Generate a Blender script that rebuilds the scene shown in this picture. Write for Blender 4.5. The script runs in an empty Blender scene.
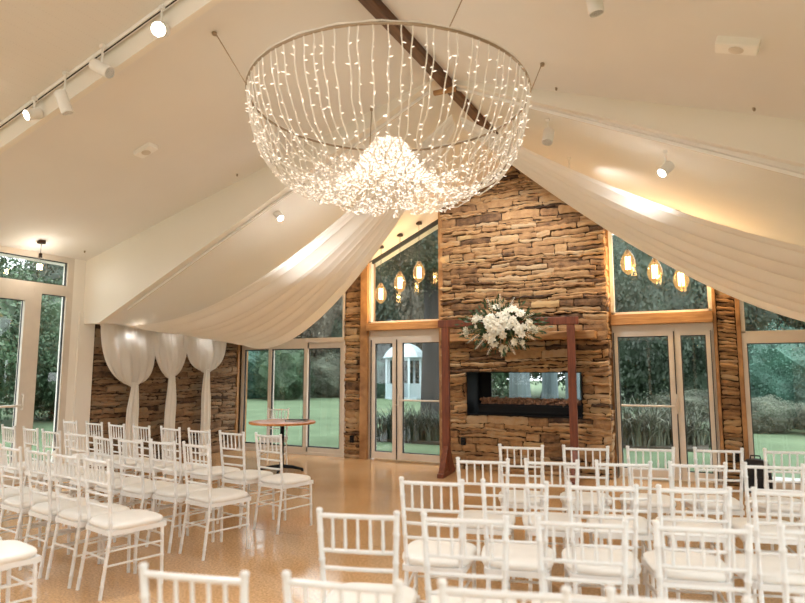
import bpy, math, random
from mathutils import Vector, Matrix, noise
PI = math.pi
R = math.radians
sc = bpy.context.scene
col = sc.collection
rnd = random.Random(7)

# ------------------------------------------------------------------ mesh helpers
class MB:
    def __init__(self):
        self.v = []; self.f = []; self.m = []; self.tone = []; self.cur = 0; self.t = 0.5
    def add(self, vs, fs):
        b = len(self.v)
        self.v += [tuple(p) for p in vs]
        self.tone += [self.t] * len(vs)
        for f in fs:
            self.f.append(tuple(b + i for i in f)); self.m.append(self.cur)
    def box(self, x0, x1, y0, y1, z0, z1, M=None):
        vs = [(x, y, z) for z in (z0, z1) for y in (y0, y1) for x in (x0, x1)]
        if M is not None: vs = [tuple(M @ Vector(p)) for p in vs]
        self.add(vs, [(0, 2, 3, 1), (4, 5, 7, 6), (0, 1, 5, 4), (2, 6, 7, 3), (0, 4, 6, 2), (1, 3, 7, 5)])
    def bar(self, a, b, w, h, up=(0, 0, 1)):
        a = Vector(a); b = Vector(b); d = (b - a).normalized(); u = Vector(up)
        s = d.cross(u).normalized(); u = s.cross(d).normalized()
        vs = []
        for p in (a, b):
            for i, j in ((-1, -1), (1, -1), (1, 1), (-1, 1)):
                vs.append(p + s * (i * w / 2) + u * (j * h / 2))
        self.add(vs, [(0, 3, 2, 1), (4, 5, 6, 7), (0, 1, 5, 4), (1, 2, 6, 5), (2, 3, 7, 6), (3, 0, 4, 7)])
    def tube(self, pts, rad, n=8, cap=True):
        pts = [Vector(p) for p in pts]
        if not isinstance(rad, (list, tuple)): rad = [rad] * len(pts)
        vs = []; fs = []
        pu = None
        for i, p in enumerate(pts):
            d = (pts[min(i + 1, len(pts) - 1)] - pts[max(i - 1, 0)])
            if d.length < 1e-9: d = Vector((0, 0, 1))
            d.normalize()
            if pu is None: pu = Vector((1, 0, 0)) if abs(d.x) < .9 else Vector((0, 1, 0))
            s = d.cross(pu)
            if s.length < 1e-6: s = d.cross(Vector((0, 1, 0.3)))
            s.normalize(); u = s.cross(d).normalized(); pu = u
            for k in range(n):
                a = 2 * PI * k / n
                vs.append(p + (s * math.cos(a) + u * math.sin(a)) * rad[i])
        for i in range(len(pts) - 1):
            for k in range(n):
                k2 = (k + 1) % n
                fs.append((i * n + k, i * n + k2, (i + 1) * n + k2, (i + 1) * n + k))
        if cap:
            fs.append(tuple(range(n))[::-1]); b = (len(pts) - 1) * n
            fs.append(tuple(b + k for k in range(n)))
        self.add(vs, fs)
    def lathe(self, prof, n=16, o=(0, 0, 0), axis=None):
        o = Vector(o); vs = []; fs = []
        q = Vector((0, 0, 1)).rotation_difference(Vector(axis).normalized()) if axis is not None else None
        for r, z in prof:
            for k in range(n):
                a = 2 * PI * k / n; p = Vector((r * math.cos(a), r * math.sin(a), z))
                if q: p = q @ p
                vs.append(o + p)
        for i in range(len(prof) - 1):
            for k in range(n):
                k2 = (k + 1) % n
                fs.append((i * n + k, i * n + k2, (i + 1) * n + k2, (i + 1) * n + k))
        fs.append(tuple(range(n))[::-1]); b = (len(prof) - 1) * n
        fs.append(tuple(b + k for k in range(n)))
        self.add(vs, fs)
    def prism_xz(self, poly, y0, y1):
        n = len(poly)
        vs = [(x, y0, z) for x, z in poly] + [(x, y1, z) for x, z in poly]
        fs = [tuple(range(n)), tuple(range(2 * n - 1, n - 1, -1))]
        for i in range(n):
            j = (i + 1) % n; fs.append((i, n + i, n + j, j))
        self.add(vs, fs)
    def prism_yz(self, poly, x0, x1):
        n = len(poly)
        vs = [(x0, y, z) for y, z in poly] + [(x1, y, z) for y, z in poly]
        fs = [tuple(range(n)), tuple(range(2 * n - 1, n - 1, -1))]
        for i in range(n):
            j = (i + 1) % n; fs.append((i, n + i, n + j, j))
        self.add(vs, fs)
    def grid(self, fn, nu, nv):
        vs = [fn(i / nu, j / nv) for i in range(nu + 1) for j in range(nv + 1)]
        fs = [(i * (nv + 1) + j, (i + 1) * (nv + 1) + j, (i + 1) * (nv + 1) + j + 1, i * (nv + 1) + j + 1) for i in range(nu) for j in range(nv)]
        self.add(vs, fs)
    def mesh(self, name, mats, smooth=False, tone=False):
        me = bpy.data.meshes.new(name)
        me.from_pydata(self.v, [], self.f)
        if not isinstance(mats, (list, tuple)): mats = [mats]
        for m in mats: me.materials.append(m)
        if len(mats) > 1: me.polygons.foreach_set('material_index', self.m)
        if smooth: me.polygons.foreach_set('use_smooth', [True] * len(me.polygons))
        if tone:
            at = me.attributes.new('tone', 'FLOAT', 'POINT'); at.data.foreach_set('value', self.tone)
        me.update(); me.validate()
        import bmesh
        if not tone:
            bm = bmesh.new(); bm.from_mesh(me); bmesh.ops.recalc_face_normals(bm, faces=bm.faces); bm.to_mesh(me); bm.free()
        if smooth == 'auto':
            try: me.set_sharp_from_angle(angle=R(40))
            except Exception: pass
        return me
    def build(self, name, mats, parent=None, smooth=False, tone=False, bevel=0, loc=None, kind=None):
        o = bpy.data.objects.new(name, self.mesh(name, mats, smooth, tone)); col.objects.link(o)
        if parent is not None: o.parent = parent
        if loc is not None: o.location = loc
        if bevel:
            b = o.modifiers.new('bevel', 'BEVEL'); b.width = bevel; b.segments = 2; b.limit_method = 'ANGLE'
        if kind: o['kind'] = kind
        return o

def empty(name, loc=(0, 0, 0), rz=0):
    o = bpy.data.objects.new(name, None); col.objects.link(o)
    o.location = loc; o.rotation_euler = (0, 0, rz); o.empty_display_size = .1
    return o
def tag(o, label, cat, group=None, kind=None):
    o['label'] = label; o['category'] = cat
    if group: o['group'] = group
    if kind: o['kind'] = kind
    return o
def struct(o):
    o['kind'] = 'structure'; return o
def copy_tree(o, parent=None):
    c = o.copy(); col.objects.link(c)
    if parent is not None: c.parent = parent
    for ch in [x for x in list(bpy.data.objects) if x.parent == o]: copy_tree(ch, c)
    return c
def copy_thing(root, kids, loc, rz):
    c = root.copy(); col.objects.link(c); c.location = loc; c.rotation_euler = (0, 0, rz)
    for k in kids:
        d = k.copy(); col.objects.link(d); d.parent = c
    return c

# ------------------------------------------------------------------ materials
def nt(name):
    m = bpy.data.materials.new(name); m.use_nodes = True
    n = m.node_tree.nodes; l = m.node_tree.links; b = n['Principled BSDF']
    return m, n, l, b
def mat(name, c, rough=.5, metal=0, var=.06, scale=8, bump=0, bscale=60, spec=None, sheen=0, trans=None):
    m, n, l, b = nt(name)
    tc = n.new('ShaderNodeTexCoord'); no = n.new('ShaderNodeTexNoise'); no.inputs['Scale'].default_value = scale
    no.inputs['Detail'].default_value = 4
    l.new(tc.outputs['Object'], no.inputs['Vector'])
    rp = n.new('ShaderNodeValToRGB')
    rp.color_ramp.elements[0].position = .3; rp.color_ramp.elements[1].position = .7
    rp.color_ramp.elements[0].color = tuple(max(0, x * (1 - var)) for x in c) + (1,)
    rp.color_ramp.elements[1].color = tuple(min(1, x * (1 + var)) for x in c) + (1,)
    l.new(no.outputs['Fac'], rp.inputs['Fac']); l.new(rp.outputs['Color'], b.inputs['Base Color'])
    b.inputs['Roughness'].default_value = rough; b.inputs['Metallic'].default_value = metal
    if spec is not None: b.inputs['Specular IOR Level'].default_value = spec
    if bump:
        n2 = n.new('ShaderNodeTexNoise'); n2.inputs['Scale'].default_value = bscale
        l.new(tc.outputs['Object'], n2.inputs['Vector'])
        bp = n.new('ShaderNodeBump'); bp.inputs['Strength'].default_value = bump; bp.inputs['Distance'].default_value = .01
        l.new(n2.outputs['Fac'], bp.inputs['Height']); l.new(bp.outputs['Normal'], b.inputs['Normal'])
    if trans:
        tr = n.new('ShaderNodeBsdfTranslucent'); l.new(rp.outputs['Color'], tr.inputs['Color'])
        mx = n.new('ShaderNodeMixShader'); mx.inputs[0].default_value = trans
        l.new(b.outputs[0], mx.inputs[1]); l.new(tr.outputs[0], mx.inputs[2])
        l.new(mx.outputs[0], n['Material Output'].inputs['Surface'])
    return m
def emit(name, c, s, sampling='AUTO'):
    m, n, l, b = nt(name)
    b.inputs['Base Color'].default_value = tuple(c) + (1,)
    b.inputs['Emission Color'].default_value = tuple(c) + (1,); b.inputs['Emission Strength'].default_value = s
    try: m.cycles.emission_sampling = sampling
    except Exception: pass
    return m
def glass_mat(name, tint=(.96, .975, .955), ior=1.55, refl=(1, 1, 1)):
    m, n, l, b = nt(name); n.remove(b)
    t = n.new('ShaderNodeBsdfTransparent'); t.inputs[0].default_value = tuple(tint) + (1,)
    g = n.new('ShaderNodeBsdfGlossy'); g.inputs['Roughness'].default_value = 0.0; g.inputs[0].default_value = tuple(refl) + (1,)
    fr = n.new('ShaderNodeFresnel'); fr.inputs[0].default_value = ior
    ge = n.new('ShaderNodeNewGeometry'); sb = n.new('ShaderNodeMath'); sb.operation = 'SUBTRACT'; sb.inputs[0].default_value = 1; l.new(ge.outputs['Backfacing'], sb.inputs[1])
    mu = n.new('ShaderNodeMath'); mu.operation = 'MULTIPLY'; l.new(fr.outputs[0], mu.inputs[0]); l.new(sb.outputs[0], mu.inputs[1])
    mx = n.new('ShaderNodeMixShader'); l.new(mu.outputs[0], mx.inputs[0]); l.new(t.outputs[0], mx.inputs[1]); l.new(g.outputs[0], mx.inputs[2])
    l.new(mx.outputs[0], n['Material Output'].inputs['Surface'])
    return m
def wood_mat(name, c0, c1, scale=(1, 1, 14), rough=.5, ang=None):
    m, n, l, b = nt(name)
    tc = n.new('ShaderNodeTexCoord'); mp = n.new('ShaderNodeMapping'); mp.inputs['Scale'].default_value = scale
    no = n.new('ShaderNodeTexNoise'); no.inputs['Scale'].default_value = 3; no.inputs['Detail'].default_value = 6; no.inputs['Distortion'].default_value = .6
    l.new(tc.outputs['Object'], mp.inputs[0]); l.new(mp.outputs[0], no.inputs['Vector'])
    rp = n.new('ShaderNodeValToRGB'); rp.color_ramp.elements[0].position = .3; rp.color_ramp.elements[1].position = .7
    rp.color_ramp.elements[0].color = c0 + (1,); rp.color_ramp.elements[1].color = c1 + (1,)
    l.new(no.outputs['Fac'], rp.inputs[0]); l.new(rp.outputs[0], b.inputs['Base Color'])
    b.inputs['Roughness'].default_value = rough
    bp = n.new('ShaderNodeBump'); bp.inputs['Strength'].default_value = .25; bp.inputs['Distance'].default_value = .004
    l.new(no.outputs['Fac'], bp.inputs['Height']); l.new(bp.outputs[0], b.inputs['Normal'])
    return m
def stone_mat(name, cols, rough=.85):
    m, n, l, b = nt(name)
    at = n.new('ShaderNodeAttribute'); at.attribute_name = 'tone'
    tc = n.new('ShaderNodeTexCoord')
    no = n.new('ShaderNodeTexNoise'); no.inputs['Scale'].default_value = 9; no.inputs['Detail'].default_value = 8; no.inputs['Roughness'].default_value = .65
    l.new(tc.outputs['Object'], no.inputs['Vector'])
    ma = n.new('ShaderNodeMath'); ma.operation = 'MULTIPLY_ADD'; ma.inputs[1].default_value = .9; ma.inputs[2].default_value = -.45
    l.new(no.outputs['Fac'], ma.inputs[0])
    ad = n.new('ShaderNodeMath'); ad.operation = 'ADD'; l.new(at.outputs['Fac'], ad.inputs[0]); l.new(ma.outputs[0], ad.inputs[1])
    rp = n.new('ShaderNodeValToRGB'); e = rp.color_ramp.elements
    e[0].position = 0; e[0].color = cols[0] + (1,); e[1].position = 1; e[1].color = cols[-1] + (1,)
    for i, c in enumerate(cols[1:-1]):
        x = e.new((i + 1) / (len(cols) - 1)); x.color = c + (1,)
    l.new(ad.outputs[0], rp.inputs[0]); l.new(rp.outputs[0], b.inputs['Base Color'])
    b.inputs['Roughness'].default_value = rough
    n2 = n.new('ShaderNodeTexNoise'); n2.inputs['Scale'].default_value = 35; n2.inputs['Detail'].default_value = 6
    l.new(tc.outputs['Object'], n2.inputs['Vector'])
    bp = n.new('ShaderNodeBump'); bp.inputs['Strength'].default_value = .6; bp.inputs['Distance'].default_value = .012
    l.new(n2.outputs['Fac'], bp.inputs['Height']); l.new(bp.outputs[0], b.inputs['Normal'])
    return m

M = {}
M['ceiling'] = mat('ceiling_paint', (.81, .79, .76), .9, var=.015, scale=1.5)
M['wall'] = mat('wall_paint', (.85, .82, .77), .85, var=.015, scale=1.5)
M['beam_paint'] = mat('bulkhead_paint', (.84, .80, .735), .85, var=.01, scale=1.5)
M['frame'] = mat('door_frame_paint', (.66, .60, .53), .45, var=.03)
M['gasket'] = mat('rubber_gasket', (.03, .035, .04), .6)
M['chair'] = mat('white_chair_lacquer', (.76, .76, .76), .32, var=.02, scale=20)
M['cushion'] = mat('cream_cushion_vinyl', (.78, .765, .735), .5, var=.03, scale=10, bump=.08, bscale=30)
M['fabric'] = mat('sheer_white_fabric', (.93, .915, .885), .9, var=.015, scale=3, trans=.28)
M['timber'] = wood_mat('honey_timber', (.23, .105, .035), (.46, .25, .10), (1.5, 6, 1.5))
M['timber_x'] = wood_mat('honey_timber_lintel', (.30, .145, .05), (.52, .29, .12), (1, 6, 12))
M['ridge'] = wood_mat('dark_ridge_timber', (.07, .028, .012), (.17, .075, .035), (8, 1, 8))
M['arbor'] = wood_mat('red_brown_timber', (.085, .018, .007), (.21, .052, .018), (9, 9, 1.2), .45)
M['mantel'] = wood_mat('mantel_timber', (.28, .13, .045), (.50, .28, .11), (1.2, 8, 8))
M['table'] = wood_mat('table_wood', (.42, .14, .03), (.70, .28, .07), (2, 10, 2), .3)
M['black'] = mat('black_metal', (.008, .008, .009), .7, spec=.2)
M['blackfab'] = mat('black_nylon', (.012, .011, .014), .8, bump=.2)
M['dkbrown'] = mat('bronze_metal', (.06, .035, .025), .4, .6)
M['white'] = mat('white_plastic', (.90, .89, .87), .45, var=.02)
M['headpaint'] = mat('spot_head_paint', (.80, .79, .77), .4, var=.02)
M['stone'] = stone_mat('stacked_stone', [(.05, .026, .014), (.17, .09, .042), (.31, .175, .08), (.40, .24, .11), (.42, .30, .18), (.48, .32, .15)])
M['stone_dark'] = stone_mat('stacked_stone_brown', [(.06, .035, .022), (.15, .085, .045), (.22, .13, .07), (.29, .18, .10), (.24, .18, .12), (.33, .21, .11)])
M['mortar'] = mat('dark_mortar', (.05, .028, .015), .95, var=.2)
M['glass'] = glass_mat('window_glass')
M['bulbglass'] = glass_mat('amber_bulb_glass', (1.0, .82, .55), 1.5)
M['clearbulb'] = glass_mat('clear_bulb_glass', (.95, .95, .95), 1.5)
def glow(m, c, k):
    n = m.node_tree.nodes; l = m.node_tree.links; out = n['Material Output']; src = out.inputs['Surface'].links[0].from_socket
    e = n.new('ShaderNodeEmission'); e.inputs[0].default_value = c + (1,); e.inputs[1].default_value = k
    a = n.new('ShaderNodeAddShader'); l.new(src, a.inputs[0]); l.new(e.outputs[0], a.inputs[1]); l.new(a.outputs[0], out.inputs['Surface'])
    m.cycles.emission_sampling = 'NONE'
glow(M['bulbglass'], (1.0, .55, .22), .10)
M['filament'] = emit('warm_filament', (1.0, .72, .38), 9)
M['lens'] = emit('spot_lens', (1.0, .93, .82), 8, 'NONE')
M['led'] = emit('fairy_light_led', (1.0, .90, .80), .44, 'NONE')
M['wire'] = mat('white_light_wire', (.90, .87, .82), .5)
M['hoop'] = mat('hoop_metal', (.42, .33, .24), .35, .7)
M['leaf_dark'] = mat('dark_green_leaves', (.030, .048, .028), .6, var=.5, scale=2)
M['leaf_mid'] = mat('green_leaves', (.060, .105, .055), .6, var=.5, scale=2)
M['leaf_teal'] = mat('blue_green_leaves', (.04, .105, .075), .55, var=.5, scale=2)
M['leaf_grey'] = mat('bare_brown_twigs', (.13, .115, .085), .8, var=.4, scale=2)
M['leaf_pale'] = mat('pale_straw_leaves', (.10, .115, .08), .7, var=.4, scale=2)
M['bark'] = mat('bark', (.018, .018, .018), .9, var=.3, bump=.4)
M['bark_grey'] = mat('grey_bark', (.10, .13, .14), .9, var=.3, bump=.4)
M['gazebo'] = mat('gazebo_paint', (.36, .44, .47), .6)
M['coal'] = mat('brown_pebbles', (.23, .12, .07), .8, var=.5, scale=25)
M['petal'] = mat('white_petals', (.84, .82, .72), .6, var=.05, scale=12, trans=.15)
M['petal_core'] = mat('green_white_petals', (.62, .66, .42), .6, var=.1)
M['flora'] = mat('bouquet_leaves', (.035, .07, .022), .5, var=.4, scale=12)
M['patio'] = mat('pale_paving', (.42, .42, .40), .8, var=.15)
M['soil'] = mat('garden_soil', (.06, .05, .035), .9)

# perforated acoustic ceiling (for the near strip)
def ceiling_perf():
    m, n, l, b = nt('perforated_ceiling_board')
    tc = n.new('ShaderNodeTexCoord'); vo = n.new('ShaderNodeTexVoronoi'); vo.inputs['Scale'].default_value = 40; vo.inputs['Randomness'].default_value = 0
    l.new(tc.outputs['Object'], vo.inputs['Vector'])
    rp = n.new('ShaderNodeValToRGB'); rp.color_ramp.elements[0].position = .12; rp.color_ramp.elements[1].position = .22
    rp.color_ramp.elements[0].color = (.68, .65, .61, 1); rp.color_ramp.elements[1].color = (.76, .73, .69, 1)
    l.new(vo.outputs['Distance'], rp.inputs[0]); l.new(rp.outputs[0], b.inputs['Base Color']); b.inputs['Roughness'].default_value = .9
    return m
M['perf'] = ceiling_perf()

def floor_mat():
    m, n, l, b = nt('polished_concrete')
    tc = n.new('ShaderNodeTexCoord')
    def noi(s, d=4):
        x = n.new('ShaderNodeTexNoise'); x.inputs['Scale'].default_value = s; x.inputs['Detail'].default_value = d
        l.new(tc.outputs['Object'], x.inputs['Vector']); return x
    a = noi(.8, 5); c = noi(60, 3)
    rp = n.new('ShaderNodeValToRGB'); e = rp.color_ramp.elements
    e[0].position = .3; e[0].color = (.56, .345, .17, 1); e[1].position = .7; e[1].color = (.72, .48, .27, 1)
    l.new(a.outputs['Fac'], rp.inputs[0])
    r2 = n.new('ShaderNodeValToRGB'); e = r2.color_ramp.elements
    e[0].position = .33; e[0].color = (.55, .50, .45, 1); e[1].position = .62; e[1].color = (1.15, 1.12, 1.08, 1)
    l.new(c.outputs['Fac'], r2.inputs[0])
    mx = n.new('ShaderNodeMixRGB'); mx.blend_type = 'MULTIPLY'; mx.inputs[0].default_value = .8
    l.new(rp.outputs[0], mx.inputs[1]); l.new(r2.outputs[0], mx.inputs[2]); l.new(mx.outputs[0], b.inputs['Base Color'])
    r3 = n.new('ShaderNodeMapRange'); r3.inputs[3].default_value = .06; r3.inputs[4].default_value = .17
    l.new(a.outputs['Fac'], r3.inputs[0]); l.new(r3.outputs[0], b.inputs['Roughness'])
    b.inputs['Specular IOR Level'].default_value = .7
    return m
M['floor'] = floor_mat()
def lawn_mat():
    m, n, l, b = nt('lawn_grass')
    tc = n.new('ShaderNodeTexCoord'); x = n.new('ShaderNodeTexNoise'); x.inputs['Scale'].default_value = .7; x.inputs['Detail'].default_value = 8
    l.new(tc.outputs['Object'], x.inputs['Vector'])
    rp = n.new('ShaderNodeValToRGB'); e = rp.color_ramp.elements
    e[0].position = .3; e[0].color = (.08, .115, .065, 1); e[1].position = .7; e[1].color = (.125, .17, .10, 1)
    l.new(x.outputs['Fac'], rp.inputs[0]); l.new(rp.outputs[0], b.inputs['Base Color']); b.inputs['Roughness'].default_value = .95
    b.inputs['Specular IOR Level'].default_value = .1
    return m
M['lawn'] = lawn_mat()

# ------------------------------------------------------------------ room dimensions
XL, XR, YB, YN = -8.5, 2.95, 9.5, -3.6
XC = -2.65; ZR = 4.82
SN_L, SN_R, SF = .277, .34, .47
def zn(x): return ZR - (SN_L * (XC - x) if x < XC else SN_R * (x - XC))
def zf(x): return max(ZR - SF * abs(x - XC), 2.24)
def struct_mb(mb, name, m, **k): return struct(mb.build(name, m, **k))

# floor (with a sawn joint as a thin recess strip)
b = MB(); b.box(XL - .3, XR + .3, YN - .3, 4.822, -.2, 0); b.box(XL - .3, XR + .3, 4.83, YB + .28, -.2, 0); b.box(XL - .3, XR + .3, 4.822, 4.83, -.2, -.006)
struct_mb(b, 'floor', M['floor'])
b = MB(); b.box(XL, XR, 4.822, 4.83, -.006, -.003); struct_mb(b, 'trim_9', M['mortar'])

# ceilings
def roof(name, fz, y0, y1, m):
    b = MB(); t = .14; a, c = XL - .3, XR + .3
    xs = [a, -8.14, XC, 2.84, c] if fz is zf else [a, XC, c]
    for p, q in zip(xs, xs[1:]): b.prism_xz([(p, fz(p)), (q, fz(q)), (q, fz(q) + t), (p, fz(p) + t)], y0, y1)
    return struct_mb(b, name, m)
roof('ceiling', zn, 3.41, 6.05, M['ceiling'])
roof('ceiling', zn, YN - .3, 3.35, M['perf'])
roof('ceiling', zf, 6.14, YB + .35, M['ceiling'])
# bulkhead between near and far ceiling
b = MB(); a, c = XL - .3, XR + .3
b.prism_xz([(a, 2.23), (-8.14, 2.23), (XC, ZR - .02), (c - .2, zf(c)), (c, zf(c)), (c, zn(c) + .1), (XC, ZR + .1), (a, zn(a) + .1)], 6.05, 6.14)
struct_mb(b, 'ceiling_bulkhead', M['beam_paint'])
b = MB()
b.prism_xz([(a, zn(a) - .2), (XC, ZR - .2), (c, zn(c) - .2), (c, zn(c) + .14), (XC, ZR + .14), (a, zn(a) + .14)], 3.35, 3.41)
struct_mb(b, 'ceiling_crossbeam', M['beam_paint'])
b = MB(); b.box(-2.57, -2.45, YN, 9.2, ZR - .15, ZR - .03)
o = struct_mb(b, 'ridge_beam', M['ridge'], bevel=.01)
b = MB(); b.box(-2.66, -2.40, 6.00, 6.05, 4.60, 4.645); tag(b.build('ceiling_batten', M['timber'], bevel=.004), 'short brown timber batten fixed beneath the ridge beam', 'batten')

# ---- left wall: glazing y 2.2..5.86, plaster 5.86..6.24, stone 6.24..9.5
b = MB()
b.box(XL - .25, XL, 5.86, YB + .25, 0, 3.6)
b.box(XL - .25, XL, YN - .25, .8, 0, 3.6)
b.box(XL - .25, XL, .8, 5.86, 3.2, 3.6)
b.box(XL, XL + .03, 5.98, 6.24, 0, 2.4)
struct_mb(b, 'wall_left', M['wall'])
# right wall with window
b = MB(); b.box(XR, XR + .25, YN - .25, -1.2, 0, 3.2); b.box(XR, XR + .25, 4.6, YB + .25, 0, 3.2); b.box(XR, XR + .25, -1.2, 4.6, 2.6, 3.2)
struct_mb(b, 'wall_right', M['wall'])
# wall behind the camera with glazing
b = MB()
b.prism_xz([(XL - .25, 2.7), (XR + .25, 2.7), (XR + .25, 2.9), (XC, ZR + .1), (XL - .25, 3.2)], YN - .25, YN)
b.box(XL - .25, -7.6, YN - .25, YN, 0, 2.7); b.box(2.2, XR + .25, YN - .25, YN, 0, 2.7)
struct_mb(b, 'wall_near', M['wall'])

class Frame:
    """window built in a wall plane: u horizontal, z up; plane 'y' (u=x) or 'x' (u=y)"""
    def __init__(self, name, plane, pos, sign):
        self.root = struct(empty(name)); self.pl = plane; self.pos = pos; self.sign = sign
        self.fr = MB(); self.gl = MB(); self.gk = MB()
    def bx(self, mb, u0, u1, z0, z1, d0, d1):
        p0, p1 = sorted((self.pos + self.sign * d0, self.pos + self.sign * d1))
        if self.pl == 'y': mb.box(u0, u1, p0, p1, z0, z1)
        else: mb.box(p0, p1, u0, u1, z0, z1)
    def bar(self, u0, u1, z0, z1, d0=0, d1=.08):
        self.k = getattr(self, 'k', 0) + 1; e = .0007 * (self.k % 23); self.bx(self.fr, u0, u1, z0, z1, d0 - e, d1 + e)
    def pane(self, u0, u1, z0, z1, d=.04, gask=.012):
        self.bx(self.gl, u0, u1, z0, z1, d, d + .006)
        if gask:
            for a in ((u0, u0 + gask, z0, z1), (u1 - gask, u1, z0, z1), (u0, u1, z0, z0 + gask), (u0, u1, z1 - gask, z1)):
                self.bx(self.gk, *a, d - .012, d + .014)
    def done(self, gm=None):
        if self.fr.v: self.fr.build('window_frame', M['frame'], self.root)
        if self.gl.v: self.gl.build('glass_pane', gm or M['glass'], self.root)
        if self.gk.v: self.gk.build('gasket', M['gasket'], self.root)

# left wall glazing (window_1): mullions read off along y
W = Frame('window_1', 'x', XL, -1)
W.bar(.8, 5.86, 3.12, 3.2); W.bar(.8, 5.86, 2.62, 2.77); W.bar(5.76, 5.86, 0, 3.2); W.bar(.8, .9, 0, 3.2)
for y in (5.28, 3.95, 2.65): W.bar(y, y + .11, 0, 2.7)
for y in (3.35,): W.bar(y, y + .1, 2.7, 3.2)
W.bar(5.39, 5.86, 0, .12)
W.pane(.9, 3.35, 2.77, 3.12); W.pane(3.45, 5.76, 2.77, 3.12)
W.pane(5.40, 5.76, .12, 2.62)
for y0, y1 in ((4.06, 5.28), (2.76, 3.95), (1.4, 2.65)):
    W.bar(y0, y0 + .12, 0, 2.62, -.01, .06); W.bar(y1 - .13, y1, 0, 2.62, -.01, .06); W.bar(y0, y1, 0, .2, -.01, .06); W.bar(y0, y1, 2.5, 2.62, -.01, .06)
    W.pane(y0 + .12, y1 - .12, .2, 2.5)
W.done()
b = MB(); b.tube([(XL + .01, 5.20, 1.0), (XL + .06, 5.20, 1.0), (XL + .06, 5.20, 1.2), (XL + .01, 5.20, 1.2)], .014); b.tube([(XL + .06, 5.18, 1.05), (XL + .06, 4.2, 1.05)], .016)
b.build('door_handle', M['frame'], W.root, smooth='auto')

# ---- back wall masonry
b = MB()
b.prism_xz([(-6.0, 0), (-5.62, 0), (-5.62, zf(-5.62)), (-6.0, zf(-6.0))], 9.51, YB + .25)
b.prism_xz([(.05, 0), (.29, 0), (.29, zf(.29)), (.05, zf(.05))], 9.51, YB + .25)
b.prism_xz([(2.3, 0), (XR + .25, 0), (XR + .25, zf(XR)), (2.3, zf(2.3))], 9.5, YB + .25)
b.box(XL - .25, -8.46, 9.44, 9.7, 0, 2.1); b.box(XL - .25, -7.9, 9.5, 9.7, 2.14, 2.3)
struct_mb(b, 'wall_back', M['mortar'])
# chimney breast with see-through fire opening  x -3.52..-1.74  z .84..1.51
FX0, FX1, FZ0, FZ1 = -3.52, -1.74, .84, 1.51; YF = 9.24
b = MB(); x0, x1 = -3.93, -1.37; Y1 = 10.05
b.box(x0, FX0, YF, Y1, 0, 3.6); b.box(FX1, x1, YF, Y1, 0, 3.6); b.box(FX0, FX1, YF, Y1, 0, FZ0); b.box(FX0, FX1, YF, Y1, FZ1, 3.6)
b.prism_xz([(x0, 3.6), (x1, 3.6), (x1, zf(x1)), (XC, ZR), (x0, zf(x0))], YF, Y1)
struct_mb(b, 'wall_chimney', M['mortar'])

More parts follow.
